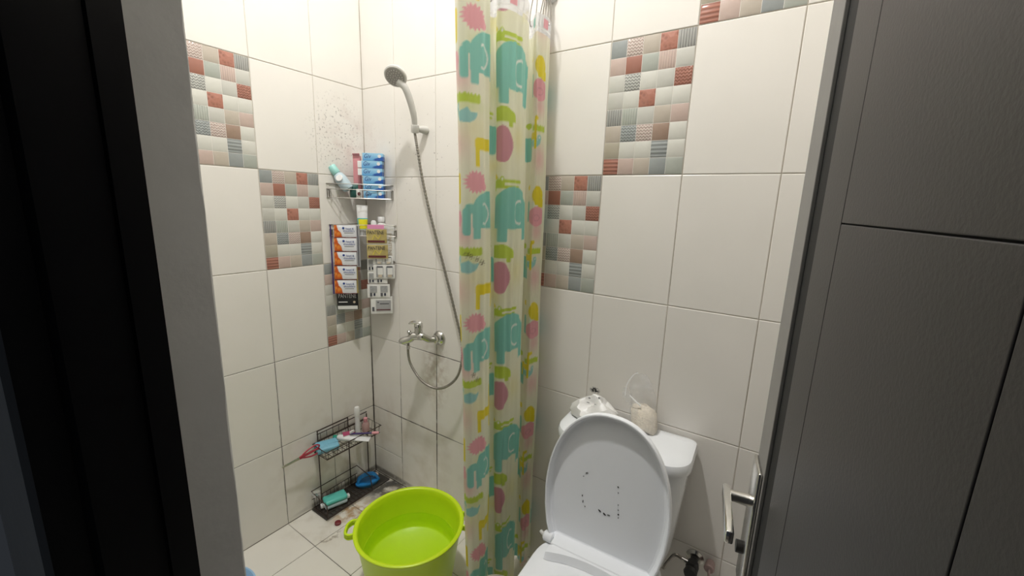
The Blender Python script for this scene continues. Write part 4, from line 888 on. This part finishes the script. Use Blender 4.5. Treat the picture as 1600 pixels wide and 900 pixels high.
c = Z(587, 741, .02); t = thing('soap_stub', 'small beige soap stub behind the blue brush', 'soap', (c[0], c[1], .0078)); bmx = MB().lathe([(.006, 0), (.014, .004), (.015, .012), (.010, .018)], (c[0], c[1], .008), 18); build('bar', bmx, 'beige', t, True)
c = Z(528, 817, .005); t = oriented('red_stopper', 'small dark red bottle cap on the floor by the bucket handle', 'cap', (c[0], c[1], .0), (.5, .86)); build('shell', MB().lathe([(.014, .0005), (.015, .003), (.014, .010), (.009, .013)], n=18), 'dark_red', t, True, local=True)

# ================================================================== BUCKET AND WATER
BH_, BR = .31, .1925; BC = Vector((.7182, -.4031, 0))
bk = thing('bucket', 'lime green round bucket half full of water on the floor', 'bucket', BC)
r0 = .150
prof = [(.020, .004), (r0-.012, .003), (r0, .008), (r0+(BR-r0)*.55, .17), (BR-.003, BH_-.030), (BR-.001, BH_-.022), (BR+.004, BH_-.012), (BR+.0085, BH_-.010), (BR+.0095, BH_-.003), (BR+.006, BH_), (BR-.003, BH_-.001), (BR-.007, BH_-.006), (BR-.010, BH_-.030), (r0+(BR-r0)*.55-.005, .17), (r0+.0135, .150), (r0+.008, .144), (.002, .143)]
body = build('body', MB().lathe(prof, BC, 72), 'lime', bk, True, auto=50)
def ear(dirv):
    d = Vector(dirv).normalized(); s = Vector((-d.y, d.x, 0)); base = BC+Vector((0, 0, BH_-.012))
    path = spline([base+d*(BR+.003)+s*.034, base+d*(BR+.022)+s*.036+Vector((0, 0, -.002)), base+d*(BR+.036)+s*.022+Vector((0, 0, -.004)), base+d*(BR+.038)+Vector((0, 0, -.004)), base+d*(BR+.036)-s*.022+Vector((0, 0, -.004)), base+d*(BR+.022)-s*.036+Vector((0, 0, -.002)), base+d*(BR+.003)-s*.034], 6)
    mb = MB()
    for dz in (-.009, 0, .006): mb.tube([p+Vector((0, 0, dz)) for p in path], .0048, 8)
    return mb
LD = Vector(Z(541, 826, BH_-.01))-BC; LD.z = 0
build('handle', ear(LD), 'lime', bk, True); build('handle', ear(-LD), 'lime', bk, True)
WZ = .206; wr0 = r0+(BR-r0)*.55-.005+(BR-.010-(r0+(BR-r0)*.55-.005))*((WZ-.17)/(BH_-.03-.17))-.0006
wt = build('bucket_water', MB().lathe([(wr0-.001, WZ-.003), (wr0, WZ), (.002, WZ)], BC, 64, cap0=False), 'water', None, True, auto=30)
tag(wt, 'clear still water standing in the lime green bucket', 'water', kind='stuff')

# ================================================================== TOILET
TM = Matrix.Translation((1.399, -.016, 0)) @ Matrix.Rotation(math.radians(3.0), 4, 'Z')
to = thing('toilet', 'white close coupled toilet with raised lid', 'toilet', TM @ Vector((0, -.35, 0)))
def tb(name, mb, m, parent=to, smooth=True, auto=40): return build(name, mb.xform(TM), m, parent, smooth, auto=auto)
def rrect(hx, y0, y1, rf, rb, z, n=8):          # rounded rectangle, front corners radius rf, back rb
    pts = []
    for cx, cy, r, a0 in ((hx-rf, y1+rf, rf, -PI/2), (hx-rb, y0-rb, rb, 0), (-hx+rb, y0-rb, rb, PI/2), (-hx+rf, y1+rf, rf, PI)):
        for i in range(n+1):
            a = a0+PI/2*i/n; pts.append((cx+r*math.cos(a), cy+r*math.sin(a), z))
    return pts
tank = MB().rings([rrect(.148, -.02, -.150, .05, .02, .375), rrect(.165, -.012, -.168, .055, .02, .392), rrect(.178, -.008, -.175, .06, .02, .46), rrect(.196, -.004, -.186, .065, .02, .66), rrect(.201, -.003, -.188, .066, .02, .738)])
tb('tank', tank, 'ceramic')
lid_ = MB().rings([rrect(.200, -.004, -.188, .066, .02, .7405), rrect(.209, -.001, -.197, .07, .022, .743), rrect(.211, 0, -.199, .072, .022, .750), rrect(.211, 0, -.199, .072, .022, .766), rrect(.207, -.003, -.195, .070, .022, .777), rrect(.196, -.012, -.184, .062, .02, .783), rrect(.160, -.04, -.150, .04, .02, .7845)])
tl = tb('tank_lid', lid_, 'ceramic')
tb('flush_button', MB().lathe([(.024, .784), (.024, .789), (.020, .791)], (0, -.10, 0), 24), 'chrome', to)
def egg(hw, yb, yf, z, n=48, sq=2.4):           # egg outline: squarish at the back, round in front
    pts = []; ym = yb+(yf-yb)*.42
    for q in np.linspace(0, 2*PI, n, endpoint=False):
        c_, s_ = math.cos(q), math.sin(q)
        if s_ < 0: x, y = hw*c_, ym+(ym-yf)*s_
        else:
            e = 2/sq; x = hw*math.copysign(abs(c_)**e, c_); y = ym+(yb-ym)*abs(s_)**e
        pts.append((x, y, z))
    return pts
bowl = MB().rings([egg(.115, -.10, -.52, .001), egg(.115, -.10, -.53, .04), egg(.105, -.10, -.54, .12), egg(.125, -.09, -.58, .22), egg(.165, -.07, -.645, .33), egg(.183, -.05, -.672, .385), egg(.185, -.05, -.675, .400), egg(.178, -.06, -.668, .404),
                   egg(.125, -.27, -.62, .403), egg(.118, -.28, -.61, .39), egg(.10, -.30, -.57, .30), egg(.06, -.34, -.50, .22), egg(.03, -.38, -.45, .20)])
tb('bowl', bowl, 'ceramic')
tb('deck', MB().rings([rrect(.12, -.02, -.24, .03, .02, .30), rrect(.150, -.015, -.25, .03, .02, .36), rrect(.150, -.015, -.25, .03, .02, .3760)]), 'ceramic')
seat = MB().rings([egg(.186, -.250, -.680, .4065, sq=6), egg(.189, -.248, -.683, .412, sq=6), egg(.189, -.248, -.683, .424, sq=6), egg(.184, -.252, -.678, .430, sq=6), egg(.112, -.345, -.606, .431), egg(.106, -.352, -.600, .427), egg(.104, -.354, -.598, .408)], True, False)
seat.f = [f for f in seat.f if len(f) == 4]
tb('seat', seat, 'seat_plastic', auto=60)
# hinge cover with a concave front edge
n = 24; vs = []; fs = []
for i in range(n+1):
    x = -.150+.300*i/n; f = min(1, abs(x)/.135); yf = -.316-.026*(f**2.2); e = .006 if abs(x) > .142 else 0
    vs += [(x, -.300, .4315), (x, -.300, .4545-e), (x, yf+.010, .4535-e), (x, yf, .4315)]
for i in range(n):
    a = 4*i; b = a+4; fs += [(a, b, b+1, a+1), (a+1, b+1, b+2, a+2), (a+2, b+2, b+3, a+3)]
fs += [(0, 1, 2, 3), (4*n+3, 4*n+2, 4*n+1, 4*n)]
tb('seat_hinge_cover', MB().add(vs, fs), 'seat_plastic', auto=35)
tb('hinge_bar', MB().box((-.148, -.300, .430), (.148, -.250, .4575), .004), 'seat_plastic')
for s in (-1, 1):
    tb('hinge_knuckle', MB().lathe([(.012, -.017), (.0165, -.013), (.0165, .013), (.012, .017)], (.168*s, -.268, .444), 18, axis=(1, 0, 0)), 'seat_plastic')
    tb('hinge_pin', MB().tube([(.186*s, -.268, .444), (.200*s, -.265, .448)], [.0075, .006], 10), 'grey_plastic')
# raised lid: shallow tray with a rim, leaning on the tank
LT = math.radians(6.0); LO = Vector((-.006, -.254, .448))
def lid_pt(x, t, d): return (LO.x+x, LO.y+t*math.sin(LT)-d*math.cos(LT), LO.z+t*math.cos(LT)+d*math.sin(LT))   # d: towards the viewer
def lid_outline(o, d, n=40, tb0=0.0):
    Hh = .448; pts = []
    # right side up, over the top, left side down (t along the lid, x across)
    for i in range(n+1):
        q = PI*i/n; c_, s_ = math.cos(q), math.sin(q)
        hw = .191-o
        x = hw*math.copysign(abs(c_)**.88, c_); t = .165+(Hh-o-.165)*abs(s_)**.95
        pts.append((x, t))
    L = [(.160-o*.8, 0.0+o*.6+tb0), (.176-o, .045), (.187-o, .105)]
    pts = L+pts+[(-x, t) for x, t in L[::-1]]
    return [lid_pt(x, t, d) for x, t in pts]
lid = MB().rings([lid_outline(.020, -.014), lid_outline(.004, -.008), lid_outline(0, .000), lid_outline(0, .015), lid_outline(.0015, .0180), lid_outline(.005, .0182), lid_outline(.008, .013), lid_outline(.011, .000), lid_outline(.015, -.0045), lid_outline(.022, -.006)])
ld = tb('lid', lid, 'seat_plastic', auto=11)
def scuff(px, py, w_, h_, ang=0.0):
    # a mark on the inside of the lid, found on the lid plane
    nrm = TM.to_3x3() @ Vector((0, -math.cos(LT), math.sin(LT))); p0 = TM @ Vector(lid_pt(0, .2, -.0056)); p = Vector(hit(px, py, nrm, nrm.dot(p0)))
    r = (TM.to_3x3() @ Vector((1, 0, 0))); u = (TM.to_3x3() @ Vector((0, math.sin(LT), math.cos(LT)))); c_, s_ = math.cos(ang), math.sin(ang); a, b = r*c_+u*s_, u*c_-r*s_
    ring = [p+a*(w_*math.cos(q)*random.uniform(.6, 1.1))+b*(h_*math.sin(q)*random.uniform(.6, 1.1))+nrm*.0004 for q in np.linspace(0, 2*PI, 9, endpoint=False)]
    top = [q+nrm*.0005 for q in ring]; build('scuff_mark', MB().rings([ring, top]), 'scuff', ld)
for a in ((917, 739, .005, .0018, .5), (912, 744, .0022, .0014), (966, 761, .003, .0024), (966, 770, .002, .0018), (910, 774, .0022, .004), (911, 783, .0018, .0055), (914, 791, .002, .002), (966, 789, .0016, .002), (966, 797, .0022, .0018), (966, 804, .003, .003), (966, 809, .002, .002), (937, 798, .006, .0025, -.5), (944, 803, .006, .0030, -.5), (951, 805, .005, .0018, .1)): scuff(*a)

# ---------------------------------------------------------------- on the tank: bag of granules, pack of wipes
TZ = .7848
bc = Vector(Y(1003, 660, -.062)); bg_ = thing('plastic_bag', 'clear plastic bag of cream granules leaning on the tank lid', 'bag', (1.452, -.066, TZ))
btop, bbot = Y(995, 583, -.030)[2], TZ
R = []; n = 36; hx = .046
cx_of = lambda f: 1.452+(-.036)*f**1.1
for f, wx, wy in ((0, .030, .016), (.015, .040, .024), (.06, .044, .030), (.20, .045, .032), (.34, .044, .028), (.46, .042, .022), (.56, .042, .015), (.66, .044, .010), (.76, .040, .007), (.86, .032, .006), (.94, .024, .005), (1.0, .016, .003)):
    z = bbot+.0006+(btop-bbot)*f; R.append([(cx_of(f)+wx*math.cos(q)*(1+.10*math.sin(5*q+f*14)*f), -.062+.034*f+wy*math.sin(q)*(1+.25*math.sin(7*q+f*11)*min(1, f*2)), z+.004*math.sin(3*q+f*6)*f) for q in np.linspace(0, 2*PI, n, endpoint=False)])
build('film', MB().rings(R, True, False), 'film', bg_, True, auto=80)
M['granule'] = mat('cream_granules', (.84, .74, .62), .7, noise=.25, nscale=160, bump=1.0, bscale=220)
R = []
for f, k_ in ((.004, .55), (.02, .88), (.07, .95), (.20, .95), (.33, .93), (.40, .72), (.44, .35)):
    z = bbot+.001+(btop-bbot)*f; wx, wy = .044*k_, .030*k_
    R.append([(cx_of(f)+wx*math.cos(q)*(1+.03*math.sin(9*q+f*60)), -.062+.034*f+wy*math.sin(q)*(1+.05*math.sin(7*q+f*30)), z+.004*math.sin(4*q+f*20)) for q in np.linspace(0, 2*PI, 30, endpoint=False)])
build('granules', MB().rings(R), 'granule', bg_, True, auto=80)
kp = [Vector(Y(975, 610, -.055)), Vector(Y(980, 618, -.058)), Vector(Y(986, 628, -.064)), Vector(Y(1000, 634, -.070))]
R = []
for i in range(10):
    f = i/9; c_ = kp[0].lerp(kp[1], min(1, f*2.2)) if f < .45 else kp[1].lerp(kp[2], (f-.45)/.55); wd = .010+.008*abs(math.sin(f*7)); R.append([c_+Vector((wd*.5*math.cos(q), .004*math.sin(q)*(1+.4*math.sin(3*q+i)), wd*math.sin(q+i*.3))) for q in np.linspace(0, 2*PI, 12, endpoint=False)])
build('twisted_corner', MB().rings(R), 'film', bg_, True, auto=80)
build('fold_highlight', MB().tube(spline([Vector(Y(977, 618, -.064)), Vector(Y(980, 600, -.05)), Vector(Y(990, 586, -.034)), Vector(Y(997, 583, -.03))], 6), .0016, 6), 'white', bg_, True); build('fold_highlight', MB().tube(spline([Vector(Y(984, 618, -.070)), Vector(Y(992, 626, -.072)), Vector(Y(1001, 634, -.074))], 6), .0022, 6), 'white', bg_, True)  # white tubes along the folds imitate bright highlights on the film
wp = thing('wipes_pack', 'crumpled white plastic pack of wipes lying on the tank lid', 'pack', (1.285, -.085, TZ))
R = []; n = 32
for f, k_, hgt in ((0, .86, 0), (.10, 1.0, .006), (.30, 1.02, .020), (.52, .95, .036), (.70, .78, .050), (.85, .50, .060), (.95, .26, .066), (1, .10, .068)):
    R.append([(1.285+.082*k_*math.cos(q)*(1+.10*math.sin(5*q+f*9))+.012*f, -.088+.052*k_*math.sin(q)*(1+.14*math.sin(4*q+1+f*7)), TZ+.0008+hgt*(1+.22*math.sin(3*q+f*5)*(f > .1))) for q in np.linspace(0, 2*PI, n, endpoint=False)])
build('wrapper', MB().rings(R), 'foil_white', wp, True, auto=25)
def flap(pts, th, m, name, parent):
    P = [Vector(p) for p in pts]; nn = (P[1]-P[0]).cross(P[-1]-P[0]).normalized()*th; k_ = len(P)
    return build(name, MB().add([p+nn for p in P]+[p-nn for p in P], [tuple(range(k_)), tuple(range(2*k_-1, k_-1, -1))]+[(i, k_+i, k_+(i+1) % k_, (i+1) % k_) for i in range(k_)]), m, parent)
R = []
for f, rr in ((0, .003), (.25, .010), (.6, .016), (1, .018)): 
    c_ = Vector(Y(893, 631, -.09)).lerp(Vector(Y(925, 640, -.10)), f); R.append([c_+Vector((0, rr*.6*math.cos(q), rr*math.sin(q))) for q in np.linspace(0, 2*PI, 12, endpoint=False)])
build('torn_end', MB().rings(R), 'foil_white', wp, True)
R = []
for f, rr in ((0, .004), (.15, .016), (.45, .026), (.8, .030), (1, .024)):
    c_ = Vector(Y(928, 616, -.065)).lerp(Vector(Y(950, 652, -.085)), f); R.append([c_+Vector((rr*1.25*math.cos(q), rr*.7*math.sin(q)*(1+.2*math.sin(3*q)), rr*.4*math.sin(q+1))) for q in np.linspace(0, 2*PI, 16, endpoint=False)])
build('folded_top', MB().rings(R), 'foil_white', wp, True, auto=25)
for px_, py_, w_, h_ in ((921, 622, .004, .003), (936, 622, .003, .004), (919, 629, .006, .0015), (930, 632, .004, .0012), (905, 634, .004, .002), (900, 650, .005, .004), (910, 648, .005, .0015)):
    p = Vector(Y(px_, py_, -.1175)); ring = [p+Vector((w_*math.cos(q), 0, h_*math.sin(q))) for q in np.linspace(0, 2*PI, 10, endpoint=False)]; build('print_mark', MB().rings([ring, [q+Vector((0, .0006, 0)) for q in ring]]), 'sachet_grey', wp)

# ================================================================== BIN, VALVE, BASIN
cbn = Vector((1.128, -.418, 0)); t = thing('waste_bin', 'small cream waste bin between curtain and toilet', 'bin', cbn)
build('shell', MB().lathe([(.058, .002), (.062, .004), (.080, .235), (.083, .240), (.0835, .248), (.080, .251), (.076, .247), (.074, .236), (.058, .010), (.002, .008)], cbn, 40), 'cream_plastic', t, True); build('liner', MB().lathe([(.0725, .215), (.058, .15), (.03, .145), (.002, .15)], cbn, 32, cap0=False), 'brown_in', t, True)
vp0 = Y(1083, 880, -.03); t = thing('angle_valve', 'dark grimy angle valve on the wall right of the toilet', 'valve', (vp0[0], -.03, vp0[2]-.03))
vx, vz = vp0[0], vp0[2]
build('flange', MB().lathe([(.028, 0), (.028, .003), (.020, .010)], (vx, -.0005, vz), 24, axis=(0, -1, 0)), 'chrome', t, True)
build('stem', MB().tube([(vx, -.008, vz), (vx, -.062, vz)], [.012, .012], 14), 'rubber', t, True)
build('valve_body', MB().lathe([(.014, -.020), (.018, -.014), (.020, 0), (.018, .014), (.013, .020)], (vx, -.046, vz), 18), 'rubber', t, True)
build('knob', MB().lathe([(.010, 0), (.019, .004), (.021, .012), (.019, .020), (.009, .023)], (vx, -.062, vz), 9, axis=(0, -1, 0)), 'rubber', t, True)
build('outlet', MB().tube([(vx-.010, -.046, vz+.010), (vx-.034, -.050, vz+.016)], [.008, .007], 10), 'chrome', t, True)
build('supply_hose', MB().tube(spline([(vx-.034, -.050, vz+.016), (vx-.055, -.055, vz+.020), (vx-.075, -.06, vz-.02), (vx-.085, -.06, vz-.04), (vx-.09, -.06, vz+.03)], 8), .0055, 8), 'steel_wire', t, True)
v2 = Y(1108, 888, -.03); t = thing('wall_plug', 'dusty pink rubber plug hung beside the angle valve', 'plug', (v2[0], -.01, v2[2]-.02)); build('stopper', MB().lathe([(.011, 0), (.014, .006), (.016, .032), (.013, .036)], (v2[0], -.0005, v2[2]), 16, axis=(0, -1, 0)), 'pink_rubber', t, True); build('tab', MB().tube([(v2[0], -.036, v2[2]), (v2[0]+.002, -.046, v2[2]-.006), (v2[0]+.004, -.044, v2[2]-.022)], .004, 8), 'pink_rubber', t, True)
cbs = Vector((.235, -.885, 0)); t = thing('wash_basin', 'light blue plastic basin on the floor behind the door post', 'basin', cbs)
build('bowl', MB().lathe([(.085, .002), (.092, .006), (.125, .085), (.132, .088), (.132, .092), (.126, .093), (.121, .088), (.088, .010), (.002, .008)], cbs, 48), 'light_blue', t, True)
